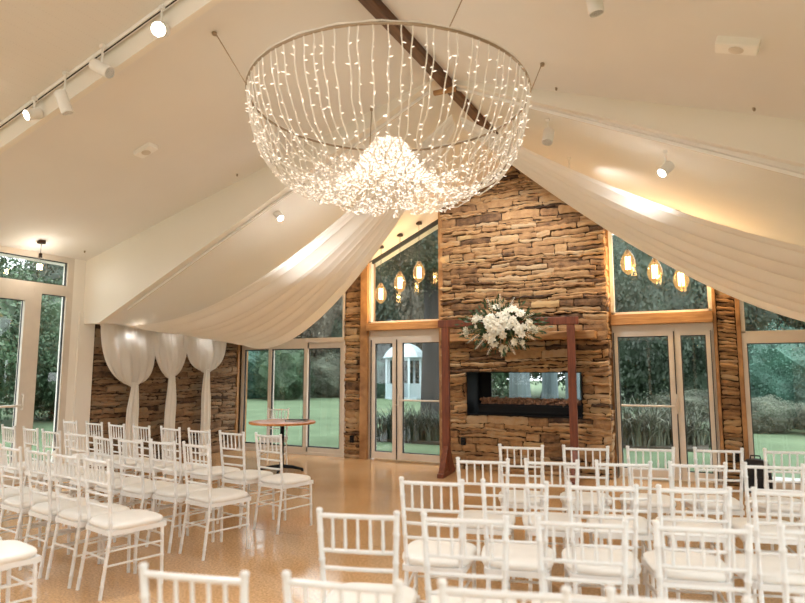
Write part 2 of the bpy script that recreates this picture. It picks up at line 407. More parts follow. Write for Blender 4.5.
def stones(mb, s0, s1, z0, z1, place, holes=(), top=None, hmin=.035, hmax=.135, seed=1, shift=0.0, lmin=.16, lmax=.66, side=False):
    r = random.Random(seed)
    z = z0
    while z < z1:
        h = r.choice([r.uniform(hmin, hmax), r.uniform(hmin, (hmin + hmax) / 2)])
        s = s0 - (0 if side else 0)
        while s < s1 - .01:
            L = r.uniform(lmin, lmax) * (1.0 if h > .05 else 1.2)
            e = min(s + L, s1)
            if s1 - e < .07: e = s1
            split = [(z, z + h)]
            if h > .10 and r.random() < .3: split = [(z, z + h * .45), (z + h * .45, z + h)]
            for (za, zb) in split:
                segs = [(s, e)]
                for hx0, hx1, hz0, hz1 in holes:
                    if zb > hz0 + .012 and za < hz1 - .012:
                        ns = []
                        for a, c in segs:
                            if c <= hx0 or a >= hx1: ns.append((a, c))
                            else:
                                if a < hx0: ns.append((a, hx0))
                                if c > hx1: ns.append((hx1, c))
                        segs = ns
                for a, c in segs:
                    if c - a < .02: continue
                    if top and (zb > top(a) + .02 or zb > top(c) + .02):
                        # trim to the roof line
                        while c - a > .05 and zb > top(a) + .02: a += .04
                        while c - a > .05 and zb > top(c) + .02: c -= .04
                        if c - a < .08: continue
                    g = .0025; dep = r.uniform(0.0, .06); mb.t = min(1, max(0, r.gauss(.51, .22)))
                    nu = max(2, int((c - a) / .05)); nv = 2; sd = r.random() * 100
                    jz0, jz1 = r.uniform(-.004, .006), r.uniform(-.006, .004); tl = r.uniform(-.012, .012)
                    vs = []
                    for i in range(nu + 1):
                        for j in range(nv + 1):
                            u = i / nu; v = j / nv
                            ed = (i in (0, nu)) + (j in (0, nv))
                            ss = a + g + (c - a - 2 * g) * u
                            wz = (noise.noise(Vector((ss * 1.7, za * .9, seed))) + .5 * noise.noise(Vector((ss * 5, za * 2.5, seed + 5)))) * .035 * min(1, za * 4); zz = wz + za + g + jz0 + (zb - za - 2 * g + jz1 - jz0) * v + tl * (u - .5) * 2
                            if i not in (0, nu) and j in (0, nv): zz += (r.random() - .5) * .022
                            if i in (0, nu) and j == 1: ss += (r.random() - .5) * .014
                            if i in (0, nu) and j != 1: ss += (-1 if i else 1) * r.uniform(0, .018)
                            dd = dep + noise.noise(Vector((ss * 9 + sd, zz * 14, sd))) * .014 - (.012 if ed == 1 else .02 if ed == 2 else 0)
                            vs.append((ss, zz, dd))
                    n1 = len(vs); border = [i * (nv + 1) for i in range(nu + 1)] + [nu * (nv + 1) + j for j in range(1, nv + 1)] + [i * (nv + 1) + nv for i in range(nu - 1, -1, -1)] + [j for j in range(nv - 1, 0, -1)]
                    fs = [(i * (nv + 1) + j, (i + 1) * (nv + 1) + j, (i + 1) * (nv + 1) + j + 1, i * (nv + 1) + j + 1) for i in range(nu) for j in range(nv)]
                    back = [(vs[k][0], vs[k][1], -.06) for k in border]
                    nb = len(border)
                    for q in range(nb):
                        q2 = (q + 1) % nb
                        fs.append((border[q2], border[q], n1 + q, n1 + q2))
                    mb.add([place(*p) for p in vs + back], fs)
            s = e
        z += h
b = MB()
stones(b, -3.97, -1.35, 0.0, 4.80, lambda s, z, d: (s, YF - .02 - d, z), holes=[(FX0, FX1, FZ0, FZ1)], top=lambda s: zf(s) + .02, seed=11)
b2 = b
cl = b.build('stone_cladding', M['stone'], tone=True); struct(cl)
b = MB()
stones(b, YF, 9.52, 0.0, 4.3, lambda s, z, d: (-1.365 + d * .6, s, z), seed=12, lmin=.2, lmax=.4)
struct(b.build('stone_cladding', M['stone'], tone=True))
b = MB(); stones(b, -5.98, -5.625, 0, 3.4, lambda s, z, d: (s, 9.49 - d, z), top=lambda s: zf(s), seed=13, lmin=.2, lmax=.45)
struct(b.build('stone_cladding', M['stone'], tone=True))
b = MB(); stones(b, .06, .285, 0, 3.6, lambda s, z, d: (s, 9.49 - d, z), top=lambda s: zf(s), seed=14, lmin=.25, lmax=.4, hmin=.04, hmax=.09)
struct(b.build('stone_cladding', M['stone'], tone=True))
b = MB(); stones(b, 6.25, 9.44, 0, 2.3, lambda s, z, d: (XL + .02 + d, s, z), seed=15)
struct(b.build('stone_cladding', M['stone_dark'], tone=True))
b = MB(); b.box(XL, XL + .012, 6.24, 9.5, 0, 2.22); struct_mb(b, 'stone_backing', M['mortar'])

# timber posts & lintels round the glazed doors
def timber(name, x0, x1, z0, z1, d=.08, m='timber', y=9.5, poly=None):
    b = MB()
    if poly: b.prism_xz(poly, y - d, y + .2)
    else: b.box(x0, x1, y - d, y + .2, z0, z1)
    return struct_mb(b, name, M[m], bevel=.006)
timber('trim_1', 0, 0, 0, 0, .10, poly=[(-5.62, 0), (-5.475, 0), (-5.475, zf(-5.475)), (-5.62, zf(-5.62))])
timber('trim_2', -5.475, -3.97, 2.235, 2.365, .14, 'timber_x')
timber('trim_3', 0, 0, 0, 0, .04, poly=[(-1.37, 0), (-1.33, 0), (-1.33, zf(-1.33)), (-1.37, zf(-1.37))])
timber('trim_4', -1.33, .01, 2.19, 2.345, .12, 'timber_x')
timber('trim_5', 0, 0, 0, 0, .06, poly=[(.01, 0), (.055, 0), (.055, zf(.055)), (.01, zf(.01))])
timber('trim_6', 0, 0, 0, 0, .06, poly=[(.29, 0), (.345, 0), (.345, zf(.345)), (.29, zf(.29))])
timber('trim_7', 0, 0, 0, 0, .10, poly=[(-8.47, 0), (-8.43, 0), (-8.43, 2.06), (-8.47, 2.04)], m='timber')
b = MB(); b.box(-4.0, -3.93, YF - .045, YF + .3, 0, zf(-4.0)); struct_mb(b, 'trim_8', M['timber'], bevel=.004)

# window above the left doors / right doors / slider : gable shaped
def gable_win(name, x0, x1, z0, fw=.05, top_off=.03):
    root = struct(empty(name)); f = MB(); g = MB()
    t0, t1 = zf(x0) - top_off, zf(x1) - top_off
    pts = [(x0, z0), (x1, z0), (x1, t1), (x0, t0)]
    f.box(x0, x1, 9.46, 9.54, z0, z0 + fw * .7)
    f.prism_xz([(x0, z0), (x0 + fw, z0), (x0 + fw, zf(x0 + fw) - top_off), (x0, t0)], 9.46, 9.54)
    f.prism_xz([(x1 - fw, z0), (x1, z0), (x1, t1), (x1 - fw, zf(x1 - fw) - top_off)], 9.46, 9.54)
    g.prism_xz([(x0 + .01, z0 + .01), (x1 - .01, z0 + .01), (x1 - .01, t1), (x0 + .01, t0)], 9.50, 9.506)
    k = MB(); k.prism_xz([(x0, t0 - .035), (x1, t1 - .035), (x1, t1 + .03), (x0, t0 + .03)], 9.47, 9.53)
    f.build('window_frame', M['frame'], root); g.build('glass_pane', M['glass'], root); k.build('gasket', M['gasket'], root)
    return root
gable_win('window_2', -5.475, -4.0, 2.365)
gable_win('window_3', -1.33, .01, 2.345)
gable_win('window_4', .345, 2.3, 2.02)
gable_win('window_5', -8.0, -6.0, 2.12, fw=.03)

# left glazed double door (door_1)
def door(name, x0, x1, xs, ztop, fw):
    D = Frame(name, 'y', 9.47, 1)
    D.bar(x0, x1, ztop - .04, ztop + .125, 0, .1); D.bar(x0, x0 + fw, 0, ztop, 0, .1); D.bar(x1 - .06, x1, 0, ztop, 0, .1)
    for (a, c, wl, wr) in xs:
        D.bar(a, a + wl, .03, ztop - .04, -.02, .05); D.bar(c - wr, c, .03, ztop - .04, -.02, .05)
        D.bar(a, c, .03, .14, -.02, .05); D.bar(a, c, ztop - .10, ztop - .04, -.02, .05)
        for q in (a, c): D.bx(D.gk, q - .005, q + .005, .03, ztop - .04, -.045, 0)
        D.pane(a + wl, c - wr, .14, ztop - .10, .01, .014)
    return D
D = door('door_1', -5.475, -3.97, [(-5.41, -4.90, .07, .09), (-4.90, -4.03, .10, .06)], 2.11, .06)
D.done()
b = MB(); b.tube([(-4.85, 9.44, 1.12), (-4.85, 9.38, 1.12), (-4.85, 9.38, .95), (-4.93, 9.38, .95)], .012); b.box(-4.88, -4.82, 9.43, 9.46, .88, 1.2)
b.build('door_handle', M['frame'], D.root)
b = MB(); b.tube([(-4.83, 9.40, 1.03), (-4.05, 9.40, 1.03)], .014); b.build('push_bar', M['frame'], D.root)
D = door('door_2', -1.33, .01, [(-1.305, -.495, .05, .075), (-.495, -.03, .085, .06)], 2.12, .025)
D.done()
b = MB(); b.tube([(-1.23, 9.40, 1.03), (-.52, 9.40, 1.03)], .014); b.build('push_bar', M['frame'], D.root)
b = MB(); b.box(-.53, -.48, 9.42, 9.46, .93, 1.2); b.tube([(-.50, 9.44, 1.05), (-.50, 9.37, 1.05), (-.50, 9.37, 1.15)], .012); b.build('door_handle', M['frame'], D.root)
# sliding doors on the left
D = Frame('door_3', 'y', 9.46, 1)
D.bar(-8.5, -6.0, 2.06, 2.14, 0, .12); D.bar(-8.5, -8.43, 0, 2.1, 0, .12); D.bar(-6.02, -5.97, 0, 2.1, 0, .12); D.bar(-8.5, -6.0, 0, .05, 0, .12)
for a, c, d in ((-8.43, -7.64, .05), (-7.72, -6.80, .01), (-6.88, -6.02, .05)):
    D.bar(a, a + .075, .05, 2.06, d, d + .045); D.bar(c - .075, c, .05, 2.06, d, d + .045)
    D.bar(a, c, .05, .13, d, d + .045); D.bar(a, c, 1.95, 2.06, d, d + .045)
    D.pane(a + .075, c - .075, .13, 1.95, d + .02, .022)
D.done()
# window right of the pier
D = Frame('window_6', 'y', 9.46, 1)
D.bar(.345, 2.3, 1.93, 2.03, 0, .1); D.bar(.345, .375, 0, 1.95, 0, .1); D.bar(2.2, 2.3, 0, 1.95, 0, .1); D.bar(.345, 2.3, 0, .08, 0, .1)
D.bar(.37, .40, .08, 1.95, 0, .05); D.bar(.37, 2.2, 1.89, 1.95, 0, .05); D.bar(1.28, 1.38, .08, 1.93, 0, .05)
D.pane(.40, 1.28, .08, 1.89, .02); D.pane(1.38, 2.2, .08, 1.93, .04)
D.done()
# windows behind the camera / right wall
D = Frame('window_7', 'y', YN, -1)
for i in range(8):
    x = -7.6 + i * 1.4; D.bar(x - .04, x + .04, 0, 2.7)
D.bar(-7.6, 2.2, 0, .1); D.bar(-7.6, 2.2, 2.6, 2.7)
for i in range(7): D.pane(-7.56 + i * 1.4, -6.24 + i * 1.4, .1, 2.6, .04, 0)
D.done()
D = Frame('window_8', 'x', XR, 1)
for y in (-1.2, .7, 2.6, 4.5): D.bar(y, y + .1, 0, 2.6)
D.bar(-1.2, 4.6, 0, .1); D.bar(-1.2, 4.6, 2.5, 2.6)
for y in (-1.1, .8, 2.7): D.pane(y, y + 1.8, .1, 2.5, .04, 0)
D.done()

# ------------------------------------------------------------------ fireplace
fp = tag(empty('fireplace', ((FX0 + FX1) / 2, YF, FZ0)), 'long see-through gas fireplace set in the stone chimney wall', 'fireplace')
cx = (FX0 + FX1) / 2
b = MB(); t = .012
X0, X1, H = FX0 - cx, FX1 - cx, FZ1 - FZ0
b.box(X0, X0 + t, -.055, .80, 0, H); b.box(X1 - t, X1, -.055, .80, 0, H); b.box(X0, X1, -.055, .80, 0, t); b.box(X0, X1, -.055, .80, H - t, H)
b.box(X0, X0 + .20, .55, .57, 0, H)
b.build('firebox', M['black'], fp)
b = MB(); b.box(X0 + .15, X1 - .05, .08, .40, t, .17); b.box(X0 + .15, X1 - .05, .06, .08, .045, .06); b.box(X0 + .15, X1 - .05, .06, .08, .13, .145); b.build('burner_tray', M['black'], fp)
b = MB()
for i in range(800):
    px, py, pz = rnd.uniform(X0 + .18, X1 - .08), rnd.uniform(.09, .38), .17 + rnd.uniform(0, .085)
    r_ = rnd.uniform(.014, .032)
    q = Matrix.Rotation(rnd.uniform(0, 6), 4, Vector((rnd.random(), rnd.random(), rnd.random() + .1)).normalized())
    vs = [Vector((0, 0, 1)), Vector((0, 0, -1))] + [Vector((math.cos(a * PI / 2.5), math.sin(a * PI / 2.5), rnd.uniform(-.3, .3))) for a in range(5)]
    vs = [tuple(Vector((px, py, pz)) + (q @ v) * r_) for v in vs]
    b.add(vs, [(0, 2 + k, 2 + (k + 1) % 5) for k in range(5)] + [(1, 2 + (k + 1) % 5, 2 + k) for k in range(5)])
o = b.build('pebble_bed', M['coal'], fp, kind='stuff')
b = MB(); b.box(X0 + .2, X1, .54, .546, 0, H); b.build('glass_pane', M['glass'], fp)
# mantel
b = MB(); b.box(-3.74, -1.50, 9.0, YF, 1.985, 2.10)
tag(b.build('mantel_shelf', M['mantel'], bevel=.01), 'thick rustic timber mantel shelf across the stone chimney', 'shelf')

# ------------------------------------------------------------------ outlets
def outlet(loc, label):
    r_ = tag(empty('power_outlet', loc), label, 'outlet', None)
    b = MB(); b.box(-.04, .04, -.02, 0, -.06, .06); b.build('cover_plate', M['black'], r_, bevel=.005)
    b = MB()
    for z in (-.025, .025): b.box(-.014, -.006, -.023, -.019, z - .008, z + .008); b.box(.006, .014, -.023, -.019, z - .008, z + .008)
    b.build('socket', M['dkbrown'], r_)
outlet((-3.58, YF - .065, .43), 'black power outlet on the stone chimney beside the arbor post')
outlet((-5.79, 9.44, .33), 'black power outlet low on the narrow stone pier left of the door')
outlet((.19, 9.44, .38), 'black power outlet on the narrow stone pier right of the doors')

# ------------------------------------------------------------------ chairs
def ringed(mb, pts, r, rings, n=8):
    """tube with bamboo-like knuckles at the heights given"""
    P = [Vector(p) for p in pts]
    out = []; rad = []
    for i in range(len(P) - 1):
        a, c = P[i], P[i + 1]
        out.append(a); rad.append(r)
        zs = sorted([z for z in rings if min(a.z, c.z) + .01 < z < max(a.z, c.z) - .01], reverse=c.z < a.z)
        for z in zs:
            for dz, k in ((-.007, 1.0), (-.003, 1.18), (.003, 1.18), (.007, 1.0)):
                f = (z + (dz if c.z > a.z else -dz) - a.z) / (c.z - a.z); out.append(a.lerp(c, f)); rad.append(r * k)
    out.append(P[-1]); rad.append(r)
    mb.tube(out, rad, n)
def post_at(z):
    """rear post centre (right side) at height z"""
    K = [(0, .160, -.240), (.42, .151, -.185), (.92, .171, -.240)]
    for (z0, x0, y0), (z1, x1, y1) in zip(K, K[1:]):
        if z <= z1: f = (z - z0) / (z1 - z0); return x0 + (x1 - x0) * f, y0 + (y1 - y0) * f
def make_chair():
    root = empty('chiavari_chair'); kids = []
    def part(mb, name, m='chair', smooth='auto'):
        o = mb.build(name, M[m], root, smooth=smooth); kids.append(o)
    for s in (-1, 1):
        b = MB(); pts = []
        for z in (0, .14, .28, .42, .54, .66, .79, .905):
            x, y = post_at(z); pts.append((s * x, y, z))
        ringed(b, pts, .0122, (.08, .21, .33, .48, .60, .70, .82))
        b.lathe([(.0122, 0), (.0145, .003), (.0145, .010), (.010, .016)], 8, (s * .1705, -.2385, .903))
        part(b, 'rear_leg')
        b = MB(); ringed(b, [(s * .182, .190, 0), (s * .178, .178, .43)], .0122, (.08, .20, .34))
        part(b, 'front_leg')
    # seat frame
    b = MB()
    c = [(-.19, .19), (.19, .19), (.160, -.192), (-.160, -.192)]
    for i in range(4):
        a, d = c[i], c[(i + 1) % 4]; b.bar((a[0], a[1], .418), (d[0], d[1], .418), .03, .032)
    part(b, 'seat_frame', smooth=False)
    # cushion
    b = MB(); prof = [(.93, .430), (1.0, .437), (1.03, .452), (1.015, .466), (.95, .476), (.8, .482), (.5, .486), (.15, .487)]
    N = 32; vs = []; fs = []
    for sc_, z in prof:
        for k in range(N):
            a = 2 * PI * k / N; ca, sa = math.cos(a), math.sin(a); e = .5
            x = .20 * math.copysign(abs(ca) ** e, ca) * sc_; y = .205 * math.copysign(abs(sa) ** e, sa) * sc_
            x *= 1 + y * .22
            vs.append((x, y, z))
    for i in range(len(prof) - 1):
        for k in range(N):
            k2 = (k + 1) % N; fs.append((i * N + k, i * N + k2, (i + 1) * N + k2, (i + 1) * N + k))
    fs.append(tuple(range(N))[::-1]); fs.append(tuple((len(prof) - 1) * N + k for k in range(N)))
    b.add(vs, fs); part(b, 'seat_cushion', 'cushion', True)
    # back rails
    for z, r_, nm in ((.888, .0105, 'top_rail'), (.74, .009, 'back_rail'), (.665, .009, 'back_rail'), (.585, .009, 'back_rail')):
        b = MB(); x, y = post_at(z); b.tube([(-x, y, z), (-x * .4, y - .006, z), (x * .4, y - .006, z), (x, y, z)], r_, 8); part(b, nm)
    for i in range(5):
        b = MB(); x = (i - 2) * .055; y0 = post_at(.74)[1] - .006; y1 = post_at(.885)[1] - .006
        b.tube([(x, y0, .742), (x, y0 * .8 + y1 * .2, .772), (x, (y0 + y1) / 2, .815), (x, y1, .886)], [.0062, .0085, .0062, .0062], 6); part(b, 'spindle')
    # stretchers
    for s in (-1, 1):
        for z in (.205, .30):
            b = MB(); x, y = post_at(z); b.tube([(s * x, y, z), (s * .181, .185, z)], .0075, 6); part(b, 'side_stretcher')
    for z in (.255, .345):
        b = MB(); b.tube([(-.18, .186, z), (.18, .186, z)], .0075, 6); part(b, 'front_stretcher')
    b = MB(); x, y = post_at(.25); b.tube([(-x, y, .25), (x, y, .25)], .0075, 6); part(b, 'rear_stretcher')
    return root, kids
chair0, kids0 = make_chair()
ordw = ['first', 'second', 'third', 'fourth', 'fifth', 'sixth', 'seventh', 'eighth']
used = [False]
def place_chair(tx, ty, ang, label, group, tip=0):
    a = R(ang); ox, oy = tx - math.sin(a) * .238, ty + math.cos(a) * .238
    if not used[0]:
        c = chair0; used[0] = True; c.location = (ox, oy, 0); c.rotation_euler = (0, 0, a)
    else: c = copy_thing(chair0, kids0, (ox, oy, 0), a)
    tag(c, label, 'chair', group); return c
jr = random.Random(3)
def J(s): return jr.uniform(-s, s)
rowname_l = {'C': 'back row nearest the drapes', 'B': 'second row from the drapes', 'A': 'third row from the drapes', 'D': 'front-most corner row'}
left = {'C': [(-3.88, 4.78, -8), (-4.35, 4.79, -6), (-4.83, 4.83, -8), (-5.30, 4.88, -10), (-5.76, 4.89, -12), (-6.22, 4.93, -11), (-6.65, 4.96, -8), (-7.13, 4.99, -11)],
        'B': [(-3.90, 3.87, -10), (-4.31, 3.89, -8), (-4.69, 3.87, -6), (-5.11, 3.91, -12), (-5.62, 4.02, -8), (-6.11, 4.07, -7), (-6.58, 4.15, -11), (-7.04, 4.19, -11)],
        'A': [(-3.87, 2.92, -11), (-4.27, 2.97, -8), (-4.66, 3.01, -9), (-5.10, 3.06, -7), (-5.55, 3.10, -9)],
        'D': [(-3.84, 1.97, -10), (-4.27, 2.02, -9)]}
for k, lst in left.items():
    for i, (x, y, a) in enumerate(lst):
        seat = ordw[i] + ' from the aisle' if i else 'at the aisle end'
        place_chair(x, y, a, 'white chiavari chair, left block, %s, %s' % (rowname_l[k], seat), 'white chairs in the left seating block')
rowname_r = ['front row nearest the arbor', 'second row from the arbor', 'third row from the arbor', 'fourth row from the arbor', 'row closest to the camera']
y0s = [4.98, 4.08, 3.19, 2.32, 1.42]
for k, y0 in enumerate(y0s):
    dx, dy = ((.478, .163), (.44, .157), (.437, .133), (.44, .142), (.44, .147))[k]
    for i in range(6 if k < 2 else 5):
        seat = ordw[i] + ' from the aisle' if i else 'at the aisle end'
        place_chair((-1.44, -1.455, -1.44, -1.40, -1.435)[k] + dx * i + J(.006), y0 + dy * i + J(.008), 15 + J(2), 'white chiavari chair, right block, %s, %s' % (rowname_r[k], seat), 'white chairs in the right seating block')
place_chair(-6.48, 8.23, 205, 'white chiavari chair behind the round signing table, facing the room', None)

# ------------------------------------------------------------------ signing table
tb = tag(empty('signing_table', (-6.01, 7.74, 0)), 'round wooden table on a black pedestal before the sliding doors', 'table')
b = MB(); b.lathe([(.48, .715), (.505, .72), (.51, .735), (.505, .748), (.49, .752)], 40); b.build('tabletop', M['table'], tb, smooth='auto')
b = MB(); b.tube([(0, 0, .06), (0, 0, .70)], .032, 12); b.lathe([(.12, .70), (.12, .714)], 16); b.build('pedestal', M['black'], tb, smooth='auto')
for k in range(4):
    a = k * PI / 2 + .5; b = MB(); b.tube([(0, 0, .075), (.17 * math.cos(a), .17 * math.sin(a), .06), (.33 * math.cos(a), .33 * math.sin(a), .025)], [.03, .024, .018], 8)
    b.lathe([(.02, 0), (.022, .02)], 8, (.32 * math.cos(a), .32 * math.sin(a), 0)); b.build('foot', M['black'], tb, smooth='auto')
fo = tag(empty('guest_folder', (-5.78, 7.80, .752), .35), 'dark closed folder lying on the round wooden table', 'folder')
b = MB(); b.box(-.15, .15, -.11, .11, 0, .006); b.box(-.15, .15, -.11, .11, .022, .028); b.box(-.152, -.146, -.11, .11, 0, .028); b.build('cover', M['blackfab'], fo)
b = MB(); b.box(-.145, .14, -.105, .105, .006, .022); b.build('page_block', M['white'], fo)

# ------------------------------------------------------------------ black bag by the right pier
bg = tag(empty('black_bag', (.40, 9.12, 0)), 'black soft bag standing on the floor by the right window', 'bag')
b = MB(); N = 24; prof = [(.9, .0), (1, .03), (1.02, .15), (.98, .27), (.86, .35), (.6, .40), (.2, .415)]; vs = []; fs = []
for s_, z in prof:
    for k in range(N):
        a = 2 * PI * k / N; ca, sa = math.cos(a), math.sin(a)
        vs.append((.17 * s_ * math.copysign(abs(ca) ** .6, ca), .10 * s_ * math.copysign(abs(sa) ** .6, sa), z))
for i in range(len(prof) - 1):
    for k in range(N):
        k2 = (k + 1) % N; fs.append((i * N + k, i * N + k2, (i + 1) * N + k2, (i + 1) * N + k))
fs.append(tuple(range(N))[::-1]); fs.append(tuple((len(prof) - 1) * N + k for k in range(N)))
b.add(vs, fs); b.build('bag_body', M['blackfab'], bg, smooth='auto')
b = MB(); b.tube([(-.06, 0, .40), (-.05, 0, .45), (.05, 0, .45), (.06, 0, .40)], .009); b.build('carry_loop', M['blackfab'], bg, smooth='auto')
b = MB(); b.box(-.12, .12, -.125, -.09, .04, .2); b.build('front_pocket', M['blackfab'], bg, bevel=.015)

# ------------------------------------------------------------------ arbor
A0, A1 = Vector((-3.62, 8.58, 0)), Vector((-1.80, 8.84, 0)); ang = math.atan2((A1 - A0).y, (A1 - A0).x)
ar = tag(empty('wedding_arbor', tuple((A0 + A1) / 2), ang), 'red-brown timber wedding arbor standing before the stone chimney', 'arbor')
hw = (A1 - A0).length / 2
for s in (-1, 1):
    b = MB(); b.box(s * hw - .055, s * hw + .055, -.045, .045, .05, 2.18); b.build('post', M['arbor'], ar, bevel=.006)
    b = MB(); b.box(s * hw - .05, s * hw + .05, -.36, .36, 0, .06); b.build('foot', M['arbor'], ar, bevel=.006)
    for q in (-1, 1):
        b = MB(); b.prism_yz([(q * .045, .06), (q * .33, .06), (q * .29, .11), (q * .045, .42)], s * hw - .04, s * hw + .04)
        b.build('brace', M['arbor'], ar, bevel=.004)
b = MB(); b.box(-hw - .11, hw + .11, -.05, .05, 2.18, 2.29); b.build('crossbeam', M['arbor'], ar, bevel=.006)

# ------------------------------------------------------------------ bouquet
bq = tag(empty('flower_arrangement', (-2.72, 8.56, 2.16), ang), 'large white flower arrangement hanging on the arbor crossbeam', 'flowers')
def blossom_mesh(kind):
    b = MB(); r = random.Random(kind)
    if kind == 0:     # full rose
        b.lathe([(.008, -.02), (.022, -.012), (.028, .002), (.024, .018), (.012, .026)], 10)
        for ring, (nn, rr, op) in enumerate(((5, .030, .35), (6, .040, .9), (7, .050, 1.35))):
            for k in range(nn):
                a = 2 * PI * k / nn + ring * .5; c = Vector((math.cos(a), math.sin(a), 0)); t_ = Vector((-c.y, c.x, 0)); w = rr * .62
                up = math.cos(op); out = math.sin(op)
                p0 = c * .008 + Vector((0, 0, -.01)); p1 = p0 + (c * out + Vector((0, 0, up))) * rr * .8; p2 = p0 + (c * (out * 1.25) + Vector((0, 0, up * .75))) * rr * 1.15
                b.add([p0 - t_ * w * .3, p0 + t_ * w * .3, p1 + t_ * w * .75, p2 + t_ * w * .3, p2 - t_ * w * .3, p1 - t_ * w * .75], [(0, 1, 2, 5), (5, 2, 3, 4)])
    else:             # open star flower
        for k in range(6):
            a = PI / 3 * k; c = Vector((math.cos(a), math.sin(a), 0)); t_ = Vector((-c.y, c.x, 0))
            for (l0, l1, w) in ((0, .05, .017),):
                p1 = c * .025 + Vector((0, 0, .008)); p2 = c * l1
                b.add([Vector((0, 0, -.004)), p1 + t_ * w, p2, p1 - t_ * w], [(0, 1, 2), (0, 2, 3)])
        b.lathe([(.008, 0), (.011, .006), (.006, .012)], 8)
    return b.mesh('blossom', M['petal'], smooth=False)
bm0, bm1 = blossom_mesh(0), blossom_mesh(1)
def bq_out(u, v):   # outline: wide diamond-like
    w = .56 * (1 - abs(v) ** 1.3); return u * w
fr = random.Random(21)
cnt = 0
def orient(o, d):
    o.rotation_mode = 'QUATERNION'; o.rotation_quaternion = Vector((0, 0, 1)).rotation_difference(Vector(d).normalized())
while cnt < 64:
    u, v = fr.uniform(-1, 1), fr.uniform(-1, 1)
    if abs(u) ** 1.25 + abs(v) ** 1.25 > 1: continue
    x = u * .54; z = v * .36 + .0 - .05 * abs(u)
    d = .20 * (1 - (u * u + v * v) * .8)
    o = bpy.data.objects.new('blossom', bm0 if fr.random() < .72 else bm1); col.objects.link(o); o.parent = bq
    o.location = (x, -.06 - d, z); s_ = fr.uniform(.7, 1.15) * (1.1 - .35 * abs(u)); o.scale = (s_,) * 3
    orient(o, (u * .7 + fr.uniform(-.3, .3), -1, v * .6 + fr.uniform(-.2, .5))); cnt += 1
# delphinium spikes at the edges
sp = MB()
for q in range(46):
    f = q / 46; a = q * 2.4; r_ = .024 * (1 - f * .75); p = Vector((r_ * math.cos(a), r_ * math.sin(a), f * .24))
    t = Vector((math.cos(a), math.sin(a), .4)); s = Vector((-math.sin(a), math.cos(a), 0)); w = .013 * (1 - f * .5)
    sp.add([p, p + t * w + s * w, p + t * w * 2.1, p + t * w - s * w], [(0, 1, 2), (0, 2, 3)])
sp.tube([(0, 0, -.1), (0, 0, .22)], .004, 5)
spm = sp.mesh('flower_spike', M['petal'])
for (x, z, dx, dz) in [(-.40, -.05, -1, -.35), (-.33, -.12, -1, -.8), (-.24, -.18, -.8, -1), (.40, -.02, 1, -.2), (.33, -.10, 1, -.7), (.24, -.18, .7, -1), (-.12, .22, -.3, 1), (.0, .26, .05, 1), (.12, .22, .5, 1),
                       (0, -.26, .1, -1), (-.3, .08, -1, .3), (.3, .1, 1, .35), (-.12, -.24, -.4, -1), (.12, -.24, .5, -1)]:
    o = bpy.data.objects.new('flower_spike', spm); col.objects.link(o); o.parent = bq; o.location = (x, -.14, z); orient(o, (dx, -.35, dz)); o.scale = (.85,) * 3
b = MB()
for i in range(900):
    u, v = fr.gauss(0, .5), fr.gauss(0, .42)
    if abs(u) ** 1.2 + abs(v) ** 1.2 > 1.25: continue
    p = Vector((u * .58, -.04 - fr.random() * .16 * (1 - min(1, abs(u))), v * .36))
    d = Vector((u * 1.2 + fr.uniform(-.4, .4), fr.uniform(-.7, .1), v + fr.uniform(-.4, .4))).normalized(); s = d.cross(Vector((fr.random() - .5, 1, fr.random() - .5))).normalized()
    L = fr.uniform(.05, .11); w = L * .16
    b.add([p, p + d * L * .5 + s * w, p + d * L, p + d * L * .5 - s * w], [(0, 1, 2), (0, 2, 3)])
for i in range(26):  # feathery fern stems
    a = fr.choice([fr.uniform(-.45, .55), PI + fr.uniform(-.55, .45), fr.uniform(-2.2, -.9)]); L = fr.uniform(.42, .66) * (1 if abs(math.cos(a)) > .6 else .6); d = Vector((math.cos(a), -.2, math.sin(a) * .8)); p = Vector((0, -.08, 0))
    b.tube([p, p + d * L * .6, p + d * L + Vector((0, 0, -.03))], .002, 4)
    for k in range(18):
        f = .45 + .55 * k / 18; q = p + d * L * f
        for s_ in (-1, 1):
            e = (d * .6 + Vector((0, 0, 1)) * s_ * .8).normalized() * .06 * (1.3 - f); b.add([q, q + e + Vector((.004, 0, 0)), q + e * .5 + Vector((.006, -.003, 0))], [(0, 1, 2)])
b.build('foliage', M['flora'], bq, kind='stuff')
b = MB(); b.box(-.12, .12, -.075, -.05, -.08, .10); b.build('flower_holder', M['flora'], bq)

